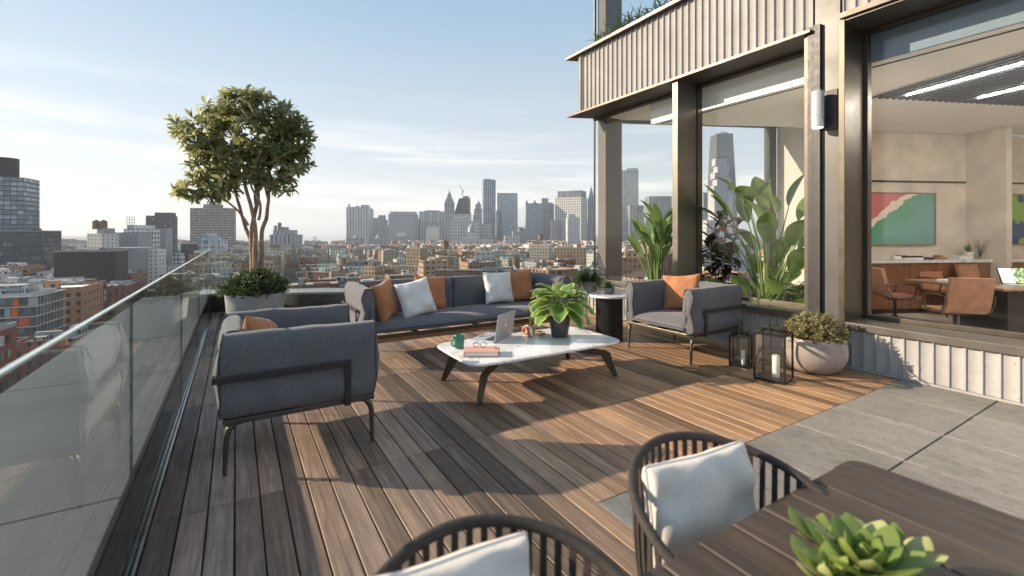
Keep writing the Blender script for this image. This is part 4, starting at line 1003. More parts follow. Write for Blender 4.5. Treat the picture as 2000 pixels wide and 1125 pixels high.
lc2 = Vector((4.76, 2.97, 0)); lantern(lc2, math.atan2(.07,.20)+.05, .205, .205, .345, 'smaller bronze and glass lantern between the armchair and the larger lantern', .15, .02)
def candle(loc, rad, h, label):
    t = thing('candle', label, 'candle', loc, 0, 'white candles in the lanterns')
    MB().lathe([(rad*.96,0),(rad,.004),(rad*1.01,h-.006),(rad*.93,h),(rad*.7,h-.006),(0,h-.010)], 28, None, False).build('wax', MT['candle'], t, smooth=40)
    MB().cyl(0,0,h-.012,h+.012,.0018,6).build('wick', MT['gum'], t)
candle((lc.x+.0, lc.y-.02, .0285), .036, .215, 'thick white candle inside the larger lantern')
candle((lc2.x-.01, lc2.y-.03, .0285), .022, .15, 'slim white candle inside the smaller lantern')
# ================================================================ indoor plants behind the window
def banana(loc, label, seed, n, hmin, hmax, spread, lf=.6, wd=.2, g0=None, kind='leaf_ban'):
    r = random.Random(seed); t = thing('indoor_plant', label, 'plant', loc); lv = MB(); sm = MB()
    for i in range(n):
        g = (i*2.4+r.uniform(-.3,.3)) if g0 is None else r.uniform(*g0); h = r.uniform(hmin, hmax); s_ = spread*r.uniform(.3, 1)
        p0 = Vector((.05*math.cos(g), .05*math.sin(g), .1)); p1 = Vector((s_*.45*math.cos(g), s_*.45*math.sin(g), h*.65)); p2_ = Vector((s_*math.cos(g), s_*math.sin(g), h))
        sm.tube([p0, p0.lerp(p1,.6)+Vector((0,0,.04)), p1, p2_], [.016,.014,.011,.007], 7)
        d = (p2_-p1).normalized(); e = d+Vector((0,0,r.uniform(-.2,.35)))
        L_ = lf*r.uniform(.75,1.1); lv.leaf(p2_, e, Vector((-math.cos(g)*.3+r.uniform(-.6,.6), -math.sin(g)*.3+r.uniform(-.6,.6), 1)), L_, wd*r.uniform(.85,1.15), r.uniform(.3,1.1), .28, 9)
    lv.build('leaves', MT[kind], t, smooth=70); sm.build('stems', MT['stem'], t, smooth=True)
    MB().lathe([(.13,.013),(.18,.30),(.17,.30),(.16,.26),(0,.25)], 32, None, False).build('pot', MT['paper'], t, smooth=True); return t
banana(at(1500, 6.75), 'large broad-leaved plant with paddle leaves behind the middle window', 31, 30, .75, 2.05, .72, .60, .25)
banana(at(1492, 6.3), 'lower broad-leaved plant at the foot of the tall one behind the window', 33, 10, .45, .85, .5, .42, .22)
banana(at(1281, 7.6), 'upright plant with long folded leaves behind the narrow left window', 35, 32, .9, 1.62, .30, .52, .15)
def rubber(loc, label, seed):
    r = random.Random(seed); t = thing('indoor_plant', label, 'plant', loc); lv = MB(); sm = MB()
    for i in range(11):
        g = i*2.4; s_ = r.uniform(.05,.34); h = r.uniform(.95,1.78); P = [Vector((.03*math.cos(g),.03*math.sin(g),.1)), Vector((s_*.6*math.cos(g),s_*.6*math.sin(g),h*.5)), Vector((s_*math.cos(g),s_*math.sin(g),h))]
        sm.tube(smooth_path(P,4), .010, 6)
        for k in range(24):
            f = .15+.85*k/23; p = P[0].lerp(P[1], f*2) if f < .5 else P[1].lerp(P[2], f*2-1); a = k*2.4+i
            d = Vector((math.cos(a), math.sin(a), r.uniform(-.2,.7)+(.9 if k > 20 else 0)))
            lv.leaf(p, d, (0,0,1), r.uniform(.20,.32), .115, r.uniform(.2,.9), .25, 5)
    lv.build('leaves', MT['leaf_dark'], t, smooth=70); sm.build('stems', MT['bark'], t, smooth=True)
    MB().lathe([(.13,.013),(.17,.28),(.16,.28),(.15,.25),(0,.24)], 32, None, False).build('pot', MT['pot'], t, smooth=True)
rubber(at(1402, 7.35), 'dark burgundy rubber plant just right of the window mullion', 41)
def fern(loc, label, seed, n, h):
    r = random.Random(seed); t = thing('indoor_fern', label, 'plant', loc); mb = MB()
    for i in range(n):
        g = r.uniform(0, 6.283); up_ = r.uniform(.15,.45); out_ = r.uniform(.2,.5)
        p0 = Vector((0,0,h)); p1 = Vector((out_*.5*math.cos(g), out_*.5*math.sin(g), h+up_)); p2_ = Vector((out_*math.cos(g), out_*math.sin(g), h-r.uniform(.0,.55)))
        for k in range(22):
            f = (k+1)/23; p = p0*(1-f)**2+p1*2*f*(1-f)+p2_*f*f; tg = ((p1-p0)*(1-f)+(p2_-p1)*f).normalized(); sd_ = tg.cross(Vector((0,0,1))); sd_ = sd_.normalized() if sd_.length > .01 else Vector((1,0,0))
            for s_ in (-1, 1): mb.leaf(p, sd_*s_+tg*.4, (0,0,1), .07*(1-.5*f), .017, .3, .1, 2)
    mb.build('fronds', MT['leaf_fern'], t); MB().lathe([(.10,.013),(.14,h),(.13,h),(0,h-.03)], 28, None, False).build('pot', MT['pot'], t, smooth=True)
fern(at(1556, 6.35), 'drooping fern in the right corner of the middle window', 51, 60, .62)
# planting on the ledge of the floor above
lp_ = thing('planter_box', 'narrow planter box on the upper ledge with trailing plants', 'planter', (5.95, 5.55, 4.946))
MB().box(-.12,.12,-.9,1.1,0,.16).build('box', MT['frame'], lp_, bevel=.004)
lv = thing('ledge_plants', 'grey-green spiky plants in the box on the upper ledge', 'plant', (5.95, 5.55, 5.10)); mb = MB()
for i in range(420):
    y = rr.uniform(-.85, 1.05); g = rr.uniform(0, 6.28); e = rr.uniform(-.3, 1.4); d = Vector((math.cos(g)*math.cos(e), math.sin(g)*math.cos(e), math.sin(e)))
    mb.leaf((rr.uniform(-.08,.08), y, rr.uniform(-.02,.08)), d, (0,0,1), rr.uniform(.14,.32), .022, rr.uniform(.2,1), .2, 4)
mb.build('leaves', leafmat('grey_green_leaf', (.06,.10,.07), (.16,.22,.15), None, .5, .2), lv)
# ================================================================ dining table, chairs and succulent
dt = thing('dining_table', 'dark slatted wooden dining table in the near right foreground', 'table', (0, 0, 0))
mb = MB(); rg = random.Random(9); x = -.62; k = 0
X1, Y1 = 1.655, .662
nb_ = 18; wdt = (X1+.62)/nb_
for k in range(nb_):
    x0 = -.62+k*wdt+.003; x1 = x0+wdt-.006; v = rg.uniform(.8, 1.25); mb.cur = (v, v, v*rg.uniform(.95,1.05)); y0, y1 = -.42, Y1; e = .003
    if k == nb_-1:
        c_ = .05; arc = [(x1-c_+c_*math.sin(a), y1-c_+c_*math.cos(a)) for a in [math.pi/2*i/6 for i in range(7)]]
        mb.prism([(x0,y0),(x1,y0)]+arc[::-1]+[(x0,y1)], .722, .75); continue
    mb.add([(x0,y0,.722),(x1,y0,.722),(x1,y1,.722),(x0,y1,.722),(x0,y0,.75-e),(x1,y0,.75-e),(x1,y1,.75-e),(x0,y1,.75-e),(x0+e,y0+e,.75),(x1-e,y0+e,.75),(x1-e,y1-e,.75),(x0+e,y1-e,.75)],
           [(0,1,5,4),(1,2,6,5),(2,3,7,6),(3,0,4,7),(4,5,9,8),(5,6,10,9),(6,7,11,10),(7,4,8,11),(8,9,10,11),(3,2,1,0)])
mb.build('tabletop', MT['dtable'], dt)
MB().box(-.55, 1.58, -.36, .60, .66, .7215).build('apron', MT['black'], dt)
for x in (-.5, 1.53):
    for y in (-.33, .56): MB().box(x-.035, x+.035, y-.035, y+.035, 0, .66).build('leg', MT['black'], dt, bevel=.004)
def dining_chair(loc, rz, label, seed):
    # faces +x in its own frame; the barrel back wraps round -x
    t = thing('dining_chair', label, 'chair', loc, rz, 'slatted barrel dining chairs'); Rr = .272
    def rim(a, z=None, rr_=Rr):       # a: 0 = middle of the back, +-1 = arm ends
        g = math.pi+a*R_(118); zz = .835-.135*abs(a)**1.7
        return Vector((rr_*math.cos(g)*1.0, rr_*math.sin(g)*1.02, zz if z is None else z))
    rm = [rim(-1+2*i/48) for i in range(49)]
    MB().tube(rm, .0115, 10, sx=1.15).build('rim', MT['rope'], t, smooth=True)
    lowr = [rim(-1+2*i/40, .43, Rr*.86) for i in range(41)]
    MB().tube(lowr, .011, 8).build('lower_rim', MT['rope'], t, smooth=True)
    for i in range(35):
        a = -.97+1.94*i/34; p, q = rim(a), rim(a, .43, Rr*.86)
        mb = MB(); m = p.lerp(q, .5)*1.0; m.x *= 1.04; m.y *= 1.04; P = smooth_path([p, m, q], 4)
        tn = Vector((-p.y, p.x, 0)).normalized(); vs = []; fs = []; hw, ht = .0075, .0026
        for s_ in P:
            o_ = Vector((s_.x, s_.y, 0)).normalized()
            for (c1, c2) in ((-1,-1),(1,-1),(1,1),(-1,1)): vs.append(s_+tn*hw*c1+o_*ht*c2)
        L_ = len(P)
        for j in range(L_-1):
            for k in range(4): l = (k+1) % 4; fs.append((j*4+k, j*4+l, j*4+4+l, j*4+4+k))
        fs += [(3,2,1,0), ((L_-1)*4, (L_-1)*4+1, (L_-1)*4+2, (L_-1)*4+3)]
        mb.add(vs, fs).build('slat', MT['rope'], t)
    MB().lathe([(.225,.395),(.24,.40),(.24,.425),(.225,.43)], 40).build('seat_base', MT['black'], t, smooth=True)
    vs = [(.235,.431),(.243,.445),(.243,.475),(.23,.492),(.12,.50),(0,.502)]
    MB().lathe(vs, 40, None, False).build('seat_cushion', MT['canvas'], t, smooth=True)
    for sx in (-1, 1):
        for sy in (-1, 1): MB().tube([(sx*.15, sy*.16, .40),(sx*.21, sy*.22, .0)], [.014,.010], 8).build('leg', MT['black'], t, smooth=True)
    return t
MT['rope'] = simple('rope_weave', (.030,.026,.024), .8, 0, .3, 60, .6, 260)
cA = Vector((1.085, .66, 0)); cB = Vector((.375, .61, 0))
dining_chair(cA, R_(-90-6), 'slatted barrel chair fully in view at the corner of the dining table', 1)
dining_chair(cB, R_(-90-4), 'barrel dining chair with a pale cushion cut off by the bottom edge of the photo', 2)
pillow('chair_cushion', 'pale square back cushion standing in the chair at the table corner', (cA.x-.0, cA.y+.115, .66), .37, .09, 'canvas', R_(-5), R_(-10), R_(1), 11, 'pale chair cushions', 1)
pillow('chair_cushion', 'pale square back cushion in the chair cut off by the bottom edge', (cB.x-.10, cB.y+.115, .675), .40, .09, 'canvas', R_(-5), R_(-10), R_(1), 12, 'pale chair cushions', 1)
ec = thing('succulent', 'blurred bright green succulent rosette on the dining table in the near corner', 'plant', tuple(at(1690, .885).xy)+(.7505,)); ec.scale = (.88, .88, .8)
MB().lathe([(.05,0),(.075,.05),(.07,.052),(.06,.04),(0,.04)], 32, None, False).build('pot', MT['greypot'], ec, smooth=True)
def fat(mb, base, d, ln, wd, th):
    d = Vector(d).normalized(); up_ = Vector((0,0,1)); up_ = (up_-d*up_.dot(d)).normalized(); s_ = d.cross(up_); vs = []; fs = []; m = 10; n = 8
    for i in range(m+1):
        t = i/m; f = (math.sin(math.pi*(t**1.25)*.985+.015))**.7; p = Vector(base)+d*ln*t+up_*ln*.22*t*t
        for k in range(n):
            g = 2*math.pi*k/n; vs.append(p+s_*math.cos(g)*wd/2*f+up_*math.sin(g)*th/2*f*(1 if math.sin(g) < 0 else .35))
    for i in range(m):
        for k in range(n): l = (k+1) % n; fs.append((i*n+k, i*n+l, (i+1)*n+l, (i+1)*n+k))
    fs += [tuple(range(n-1,-1,-1)), tuple(m*n+k for k in range(n))]; mb.add(vs, fs)
mb = MB(); rr = random.Random(77)
for (cx, cy, cz, sc_, nn) in ((0,0,.055,1.25,24),(-.10,.03,.05,.85,14),(.10,-.02,.045,.9,14),(.02,.10,.05,.75,13),(-.01,-.10,.045,.8,13)):
    for i in range(nn):
        f = i/nn; g = i*2.39996; e = R_(80-78*f**.8); d = Vector((math.cos(g)*math.cos(e), math.sin(g)*math.cos(e), math.sin(e)))
        L_ = sc_*(.045+.075*f)*rr.uniform(.9,1.1); fat(mb, Vector((cx,cy,cz))+d*.008, d, L_, L_*.5, L_*.14)
mb.build('leaves', MT['leaf_succ'], ec, smooth=70)
# ================================================================ the city
GZ = -45.0
HG = R_(7); GA = Vector((math.sin(HG), math.cos(HG), 0)); GB = Vector((math.cos(HG), -math.sin(HG), 0)); RZG = -HG
def facade(name, wall, glass=(.05,.06,.075), px=3.2, pz=3.3, fx=.55, fz=.55, wall2=None, roof=None, attr=False, rough=.8, grough=.25, light=.25, fins=False):
    t = NT(name); tcn = t.n.new('ShaderNodeTexCoord'); s_ = t.n.new('ShaderNodeSeparateXYZ'); t.l.new(tcn.outputs['Object'], s_.inputs[0])
    g = t.n.new('ShaderNodeNewGeometry'); 
    vt = t.n.new('ShaderNodeVectorTransform'); vt.vector_type = 'NORMAL'; vt.convert_from = 'WORLD'; vt.convert_to = 'OBJECT'; t.l.new(g.outputs['True Normal'], vt.inputs[0])
    sn = t.n.new('ShaderNodeSeparateXYZ'); t.l.new(vt.outputs[0], sn.inputs[0])
    isx = t.math('GREATER_THAN', t.math('ABSOLUTE', sn.outputs[0]), .7)
    u = t.math('ADD', t.math('MULTIPLY', isx, s_.outputs[1]), t.math('MULTIPLY', t.math('SUBTRACT', 1, isx), s_.outputs[0]))
    us, zs = t.math('DIVIDE', u, px), t.math('DIVIDE', s_.outputs[2], pz)
    fu, fz_ = t.math('FRACT', us), t.math('FRACT', zs)
    m = t.math('MULTIPLY', t.math('LESS_THAN', t.math('ABSOLUTE', t.math('SUBTRACT', fu, .5)), fx/2), t.math('LESS_THAN', t.math('ABSOLUTE', t.math('SUBTRACT', fz_, .5)), fz/2))
    side = t.math('LESS_THAN', t.math('ABSOLUTE', sn.outputs[2]), .4); m = t.math('MULTIPLY', m, side)
    cb = t.n.new('ShaderNodeCombineXYZ'); t.l.new(t.math('FLOOR', us), cb.inputs[0]); t.l.new(t.math('FLOOR', zs), cb.inputs[1]); t.l.new(isx, cb.inputs[2])
    wn = t.n.new('ShaderNodeTexWhiteNoise'); wn.noise_dimensions = '3D'; t.l.new(cb.outputs[0], wn.inputs['Vector']); r = wn.outputs['Value']
    gc = t.mix(t.rng(r, 1-light, 1-light+.05), glass, [min(1, x*2.2+.12) for x in glass])
    gc = t.mix(t.math('MULTIPLY', r, .5), gc, [x*.4 for x in glass])
    wc = t.attr() if attr else wall
    nn = t.noise(tcn.outputs['Object'], .12, 5, .6)
    wc2 = t.mix(t.rng(nn, .35, .65, 0, .30), wc, wall2 or [x*.7 for x in wall])
    if attr: wc2 = t.mix(t.rng(nn, .35, .65, 0, .18), wc, (.12,.10,.09))
    band = t.math('LESS_THAN', fz_, .07); wc2 = t.mix(t.math('MULTIPLY', t.math('MULTIPLY', band, side), .35), wc2, (.02,.02,.02))
    if roof: wc2 = t.mix(side, t.mix(t.rng(t.noise(tcn.outputs['Object'], .3, 4), .4, .6), roof, [x*.6 for x in roof]), wc2)
    t.set(t.p, 'Base Color', t.mix(m, wc2, gc)); t.set(t.p, 'Roughness', t.math('ADD', t.math('MULTIPLY', m, grough-rough), rough)); return t.m
RF = (.30,.29,.28)
FM = dict(
 gen2=facade('rooftop_city_wide', (.3,.2,.15), (.04,.045,.05), 4.4, 3.9, .6, .42, attr=True, light=.3),
 gen3=facade('rooftop_city_tall', (.3,.2,.15), (.06,.07,.08), 2.3, 3.2, .4, .62, attr=True, light=.15),
 gen=facade('rooftop_city', (.3,.2,.15), (.045,.05,.06), 3.1, 3.4, .42, .5, attr=True, light=.2),
 brick=facade('red_brick_front', (.23,.095,.06), px=2.9, pz=3.3, fx=.42, fz=.55, roof=RF),
 brown=facade('brown_brick_front', (.27,.15,.085), px=2.6, pz=3.3, fx=.5, fz=.55, roof=RF, light=.35),
 tan=facade('tan_brick_front', (.40,.27,.16), px=3.2, pz=3.3, fx=.42, fz=.55, roof=(.36,.33,.28)),
 cream=facade('cream_front', (.50,.46,.38), px=3.0, pz=3.2, fx=.48, fz=.55, roof=(.4,.39,.36)),
 white=facade('white_front', (.60,.60,.58), px=4, pz=3.6, fx=.3, fz=.4, roof=(.5,.5,.48)),
 whitew=facade('white_gridded_front', (.62,.63,.63), px=4.5, pz=5, fx=.6, fz=.6, roof=(.5,.5,.48)),
 blank=facade('plain_grey_wall', (.30,.31,.325), px=3, pz=3, fx=0, fz=0, roof=RF),
 blankw=facade('plain_white_wall', (.55,.55,.53), px=3, pz=3, fx=0, fz=0, roof=RF),
 blacks=facade('black_screen_wall', (.022,.023,.026), px=3, pz=3, fx=0, fz=0, roof=RF, rough=.6),
 dark=facade('dark_glass_front', (.045,.05,.055), (.075,.10,.12), 2.6, 3.4, .78, .74, roof=(.1,.1,.1), light=.12, grough=.15),
 glasst=facade('blue_glass_front', (.07,.075,.085), (.20,.27,.33), 3.8, 3.6, .86, .78, roof=(.1,.1,.1), light=.35, grough=.12),
 dark2=facade('dark_gridded_front', (.07,.065,.065), (.10,.12,.14), 3.4, 4.2, .7, .62, roof=(.1,.1,.1), light=.2, grough=.15),
 glass=facade('pale_glass_front', (.34,.38,.42), (.13,.19,.24), 3.2, 4, .72, .75, roof=RF, light=.25, grough=.12),
 glassl=facade('silver_glass_front', (.48,.52,.56), (.17,.24,.31), 9, 8, .7, .66, roof=RF, light=.3, grough=.15),
 slab=facade('brown_slab_front', (.115,.09,.085),  (.42,.42,.44), 4.6, 5.4, .42, .5, roof=RF, light=.3),
 vert=facade('vertical_striped_front', (.47,.48,.49), (.11,.13,.16), 11, 90, .42, .99, roof=RF),
 vertd=facade('dark_striped_front', (.20,.22,.25), (.05,.06,.08), 9, 90, .5, .99, roof=RF),
 grid=facade('grey_gridded_front', (.34,.35,.38), (.07,.08,.10), 8, 9, .5, .5, roof=RF),
 gridl=facade('pale_stone_front', (.52,.51,.49), (.08,.09,.11), 10, 12, .45, .55, roof=(.4,.4,.4)),
 stone=facade('grey_stone_front', (.33,.35,.385), (.08,.09,.12), 8, 26, .42, .8, roof=RF),
 hatch=facade('lozenge_front', (.58,.58,.56), (.05,.06,.07), 9, 10, .55, .6, roof=RF),
 steel=facade('wavy_steel_front', (.30,.34,.39), (.09,.11,.15), 9, 40, .45, .86, roof=RF, light=.1),
)
TANKW = simple('tank_wood', (.19,.125,.08), .85, 0, .3, 2)
OCC = []                                             # taken ground: centre, radius
def city(name, label, cat='building', group=None, loc=(0,0,0), rz=0): return thing(name, label, cat, loc, rz, group)
def tower(label, px0, px1, yt, D, mat, dep=.8, off=0., parts=(), name='tower', group=None):
    """free-standing tower: apparent span px0..px1, top at row yt when at depth D. parts: (kind, x0, x1, z0, z1, mat) in units of width / metres above the body"""
    Wd = (px1-px0)*D/887; o_ = R_(off); w_ = Wd/(math.cos(o_)+dep*abs(math.sin(o_))); c = at((px0+px1)/2, D); c += Vector((FX, FY, 0))*w_*dep/2
    zt = zy(yt, D); t = city(name, label, 'building', group, (c.x, c.y, GZ), -A0+o_)
    h = zt-GZ; hw = w_/2; hd_ = hw*dep; OCC.append((c.x, c.y, w_*.75))
    MB().box(-hw, hw, -hd_, hd_, 0, h).build('wall', FM[mat], t)
    for (kind, a, b, z0, z1, m_) in parts:
        A_, B_ = a*w_, b*w_; dd = hd_*min(1, (b-a))*.9; cx = (A_+B_)/2; z0 += h; z1 += h; mm = FM.get(m_) or MT.get(m_)
        mb = MB()
        if kind == 'box': mb.box(A_, B_, -dd, dd, z0+.02, z1).build('upper_storey', mm, t)
        elif kind == 'pyr':
            q = [(A_,-dd,z0),(B_,-dd,z0),(B_,dd,z0),(A_,dd,z0),(cx,0,z1)]; mb.add(q, [(0,1,4),(1,2,4),(2,3,4),(3,0,4),(3,2,1,0)]).build('spire', mm, t)
        elif kind == 'frus':
            k = .45; q = [(A_,-dd,z0),(B_,-dd,z0),(B_,dd,z0),(A_,dd,z0)]+[(cx+(x-cx)*k, y*k, z1) for x, y in ((A_,-dd),(B_,-dd),(B_,dd),(A_,dd))]
            mb.add(q, [(0,1,5,4),(1,2,6,5),(2,3,7,6),(3,0,4,7),(4,5,6,7),(3,2,1,0)]).build('sloping_roof', mm, t)
        elif kind == 'dome': mb.lathe([((B_-A_)/2*math.cos(x), z0+(z1-z0)*math.sin(x)) for x in [R_(v) for v in (0,25,45,60,75,88)]], 16, Matrix.Translation((cx,0,0))).build('dome', mm, t, smooth=True)
        elif kind == 'drum': mb.cyl(cx, 0, z0, z1, (B_-A_)/2, 20).build('rooftop_drum', mm, t, smooth=True)
        elif kind == 'mast': mb.cyl(cx, 0, z0, z1, max(.3, (B_-A_)/2), 6, .15).build('mast', mm, t)
    return t
def rooftop(t, x0, x1, y0, y1, z, r, mat='blank', n=5):
    """low walls, huts and plant on a flat roof, in the block's own frame"""
    p = .35; e = .8
    MB().box(x0,x1,y0,y0+p,z,z+e).box(x0,x1,y1-p,y1,z,z+e).box(x0,x0+p,y0+p,y1-p,z,z+e).box(x1-p,x1,y0+p,y1-p,z,z+e).build('roof_parapet', FM[mat], t)
    for i in range(n):
        w_, d_, h_ = r.uniform(1.5,5), r.uniform(1.5,5), r.uniform(.9,3.2); cx, cy = r.uniform(x0+3, x1-3), r.uniform(y0+3, y1-3)
        MB().box(cx-w_/2, cx+w_/2, cy-d_/2, cy+d_/2, z+.01, z+h_).build('roof_hut', FM[r.choice(['blank','blankw','brown','white'])], t)
def block(label, px, D, yt, la, lb, side, mat, name='building', roof=9, win=None, slabs=None, seed=1, group=None):
    """street block: nearest corner seen in column px at depth D; la away along the street, lb to the side"""
    c = at(px, D); zt = zy(yt, D); h = zt-GZ; t = city(name, label, 'building', group, (c.x, c.y, GZ), RZG)
    x0, x1 = (-lb, 0) if side < 0 else (0, lb); m = c+GB*(x0+x1)/2+GA*la/2; OCC.append((m.x, m.y, max(la, lb)*.62))
    MB().box(x0, x1, 0, la, 0, h).build('wall', FM[mat], t); r = random.Random(seed)
    if roof: rooftop(t, x0, x1, 0, la, h, r, mat if mat in ('brick','brown','tan','cream') else 'blank', roof)
    if slabs:                                         # projecting floor edges on the two street faces
        zz = h-.3
        for k in range(slabs):
            MB().box(x0-.5, x1+.5, -.5, la+.5, zz-.35, zz).build('floor_edge', FM['blankw' if slabs > 5 else 'blank'], t); zz -= 3.4
            if zz < 1: break
    if win:                                          # individual framed windows
        wx, wz, ww, wh = win; nmax = 96; k = 0; zz = h-1.2-wh
        while zz > 2 and k < nmax:
            for face in ('f', 's'):
                L_ = lb if face == 'f' else la; nx = int((L_-1.4)/wx)
                for i in range(nx):
                    if k >= nmax: break
                    if face == 'f' and side < 0 and (i+1)*wx > 12: continue
                    a = 1+(i+.5)*wx-ww/2
                    if face == 'f':
                        xx = (-a-ww) if side < 0 else a; f = MB().box(xx, xx+ww, -.10, .05, zz, zz+wh)
                        g = (xx+.12, xx+ww-.12, -.13, -.101, zz+.14, zz+wh-.12)
                    else:
                        xs_ = x1 if side < 0 else x0; sgn = 1 if side < 0 else -1; lo_, hi_ = sorted((xs_-sgn*.05, xs_+sgn*.10)); f = MB().box(lo_, hi_, a, a+ww, zz, zz+wh)
                        lo_, hi_ = sorted((xs_+sgn*.101, xs_+sgn*.13)); g = (lo_, hi_, a+.12, a+ww-.12, zz+.14, zz+wh-.12)
                    fo_ = f.build('window', MT['paper'] if r.random() < .5 else MT['frame'], t); MB().box(*g).build('pane', PANE[r.randint(0, 2)], fo_); k += 1
            zz -= wz
    return t
PANE = [simple('window_pane_dark', (.03,.04,.05), .12), simple('window_pane_green', (.10,.17,.15), .1), simple('window_pane_pale', (.34,.38,.38), .15)]
# -- far ground and water
tag(MB().add([(-16000,-9000,GZ),(16000,-9000,GZ),(16000,20000,GZ),(-16000,20000,GZ)], [(0,1,2,3)]).build('ground', simple('city_ground', (.11,.10,.09), .95, 0, .3, .02)), kind='structure')
wa = at(455, 1750), at(672, 1750), at(700, 15000), at(300, 15000)
wt = NT('harbour_water'); wt.set(wt.p, 'Base Color', (.10,.13,.15)); wt.p.inputs['Roughness'].default_value = .12; wt.bump(wt.noise(wt.coord(), .08, 4), .12, 1.)
tag(MB().add([(p.x, p.y, GZ+.3) for p in wa], [(0,1,2,3)]).build('water', wt.m), kind='structure')
# -- near blocks, lower left
FM['nearbrick'] = facade('near_red_brick', (.24,.085,.05), px=3, pz=3, fx=0, fz=0, roof=(.3,.3,.3))
t = block('red brick building with framed windows, lowest at the left edge of the photo', -25, 85, 654, 9.5, 34, -1, 'nearbrick', win=(2.2, 3.0, 1.25, 1.8), seed=3)
def terrace_block():
    px, D = 70, 150; c = at(px, D); h = zy(578, D)-GZ; t = city('building', 'apartment building with white floor edges, glazed walls and orange panels at the left edge', loc=(c.x, c.y, GZ), rz=RZG)
    la, lb = 21, 46; r = random.Random(6); m = c-GB*lb/2+GA*la/2; OCC.append((m.x, m.y, 26))
    MB().box(-lb+.4, -.4, .4, la-.4, 0, h-.2).build('wall', facade('glazed_wall', (.16,.13,.11), (.07,.11,.11), 1.5, 3.3, .74, .66, light=.3, grough=.1), t)
    for k in range(8): z = h-k*3.3; MB().box(-lb, 0, 0, la, z-.32, z).build('floor_edge', FM['blankw'], t)
    for k in range(20):
        fl = r.choice([1,2,2,3,3,4]); z = h-fl*3.3; x = -r.uniform(2, lb-3)
        MB().box(x, x+r.choice([1.4,2.4]), .25, .39, z+.1, z+2.7).build('panel', ORANGE if r.random() < .6 else PANE[2], t)
    for k in range(9): y = 1+k*2.2; MB().box(-.38, -.1, y, y+.28, 0, h-.45).build('pier', FM['blank'], t)
    MB().box(-lb+6, -7, 6, la-6, h+.01, h+3.1).build('penthouse', FM['glass'], t)
    rooftop(t, -lb+2, -2, 2, la-2, h, r, 'blankw', 9)
ORANGE = simple('orange_panel', (.62,.13,.04), .6, 0, .15, .5)
terrace_block()
block('brown brick apartment block with green glazed bays, behind the one with orange panels', 181, 225, 556, 17, 24, -1, 'brick', win=(2.2, 3.3, 1.7, 2.2), seed=8, roof=9)
block('grey glazed block between the orange-panelled block and the brown brick block', 118, 250, 552, 30, 30, -1, 'glass', seed=9, roof=7)
block('low brick building with cornice below the far grey towers on the left', 132, 380, 517, 40, 52, -1, 'brown', seed=10)
block('wide windowless black wall of a block in the left middle distance', 226, 292, 491, 22, 30, -1, 'blacks', roof=3, seed=11)
block('brick row house right of the black wall', 246, 262, 560, 32, 16, -1, 'brick', roof=5, seed=12)
block('narrow dark brick house along the left street', 258, 325, 536, 34, 14, -1, 'brown', roof=4, seed=13)
block('dark glass podium block at the left edge', 81, 335, 452, 30, 46, -1, 'dark', roof=4, seed=14, slabs=0)
t = block('slim dark glass tower rising from the podium at the left edge', 47, 345, 347, 22, 32, -1, 'glasst', name='tower', roof=0, slabs=0, seed=15)
hh_ = zy(347, 345)-GZ
for k in range(12): MB().box(-32.5, .6, -.6, 22.6, hh_-.35-k*3.6, hh_-k*3.6).build('floor_edge', FM['blank'], t)
MB().cyl(-13, 8, hh_+.02, hh_+15, 6.6, 28).build('rooftop_drum', FM['blacks'], t, smooth=True)
def tank(label, px, D, ybot, ytop, leg=0, r=None, mat=None):
    s_ = D/887; c = at(px, D); zb, zt = zy(ybot, D), zy(ytop, D); h = zt-zb; t = city('water_tower', label, 'water tower', 'rooftop water towers', (c.x, c.y, zb)); r = r or h*.3
    l_ = leg*h
    MB().cyl(0,0,l_,h*.82,r,18,r*.97).build('tank', mat or TANKW, t, smooth=True); MB().lathe([(r*1.08,h*.82),(.05,h)], 18).build('roof', MT['frame'], t)
    if leg:
        for k in range(4): g = math.pi/4+k*math.pi/2; MB().tube([(r*1.0*math.cos(g), r*math.sin(g), 0), (r*.8*math.cos(g), r*.8*math.sin(g), l_)], h*.012, 5).build('leg', MT['frame'], t)
        for z in (.2*h, .33*h): MB().tube([(r*.9*math.cos(math.pi/4+k*math.pi/2), r*.9*math.sin(math.pi/4+k*math.pi/2), z) for k in range(4)], h*.009, 4, closed=True).build('brace', MT['frame'], t)
    else: MB().cyl(0,0,0,.01,r*.5,6).build('base', MT['frame'], t)
tower('white building with two water tanks on its roof, left of the grey blocks', 167, 206, 456, 430, 'white', 1, -10, [('box',-.1,.5,0,5,'blank')])
tank('left one of the twin water tanks on the white roof', 188, 436, 450, 429, .12); tank('right one of the twin water tanks on the white roof', 202, 436, 450, 429, .12)
tower('plain grey windowless block right of the twin tanks', 203, 265, 454, 460, 'blank', .8, 8)
tower('broad grey windowless block in front of the plain grey one', 196, 272, 484, 390, 'blank', .8, 4)
tower('white stepped block with large windows beside the dark frame tower', 240, 287, 447, 480, 'whitew', .8, 5, [('box',-.2,.4,0,4,'white')])
t = tower('open steel scaffold tower on a roof left of the dark frame tower', 248, 262, 440, 500, 'blank', 1, 0, name='scaffold_tower')
for k in range(4): MB().box(-4.2+k*2.7, -3.9+k*2.7, -4, -3.7, zy(440,500)-GZ, zy(423,500)-GZ).build('post', MT['frame'], t)
for k in range(4): MB().box(-4.4, 4.4, -4.2, -3.6, zy(440,500)-GZ+k*3.0, zy(440,500)-GZ+k*3.0+.35).build('beam', MT['frame'], t)
tower('tall dark building with a gridded glass front in the left middle distance', 281, 327, 421, 560, 'dark2', .8, 12, [('box',-.2,.5,0,4,'dark2')])
tower('dark grey stepped block directly left of the gridded dark building', 285, 322, 446, 520, 'blank', .6, 5)
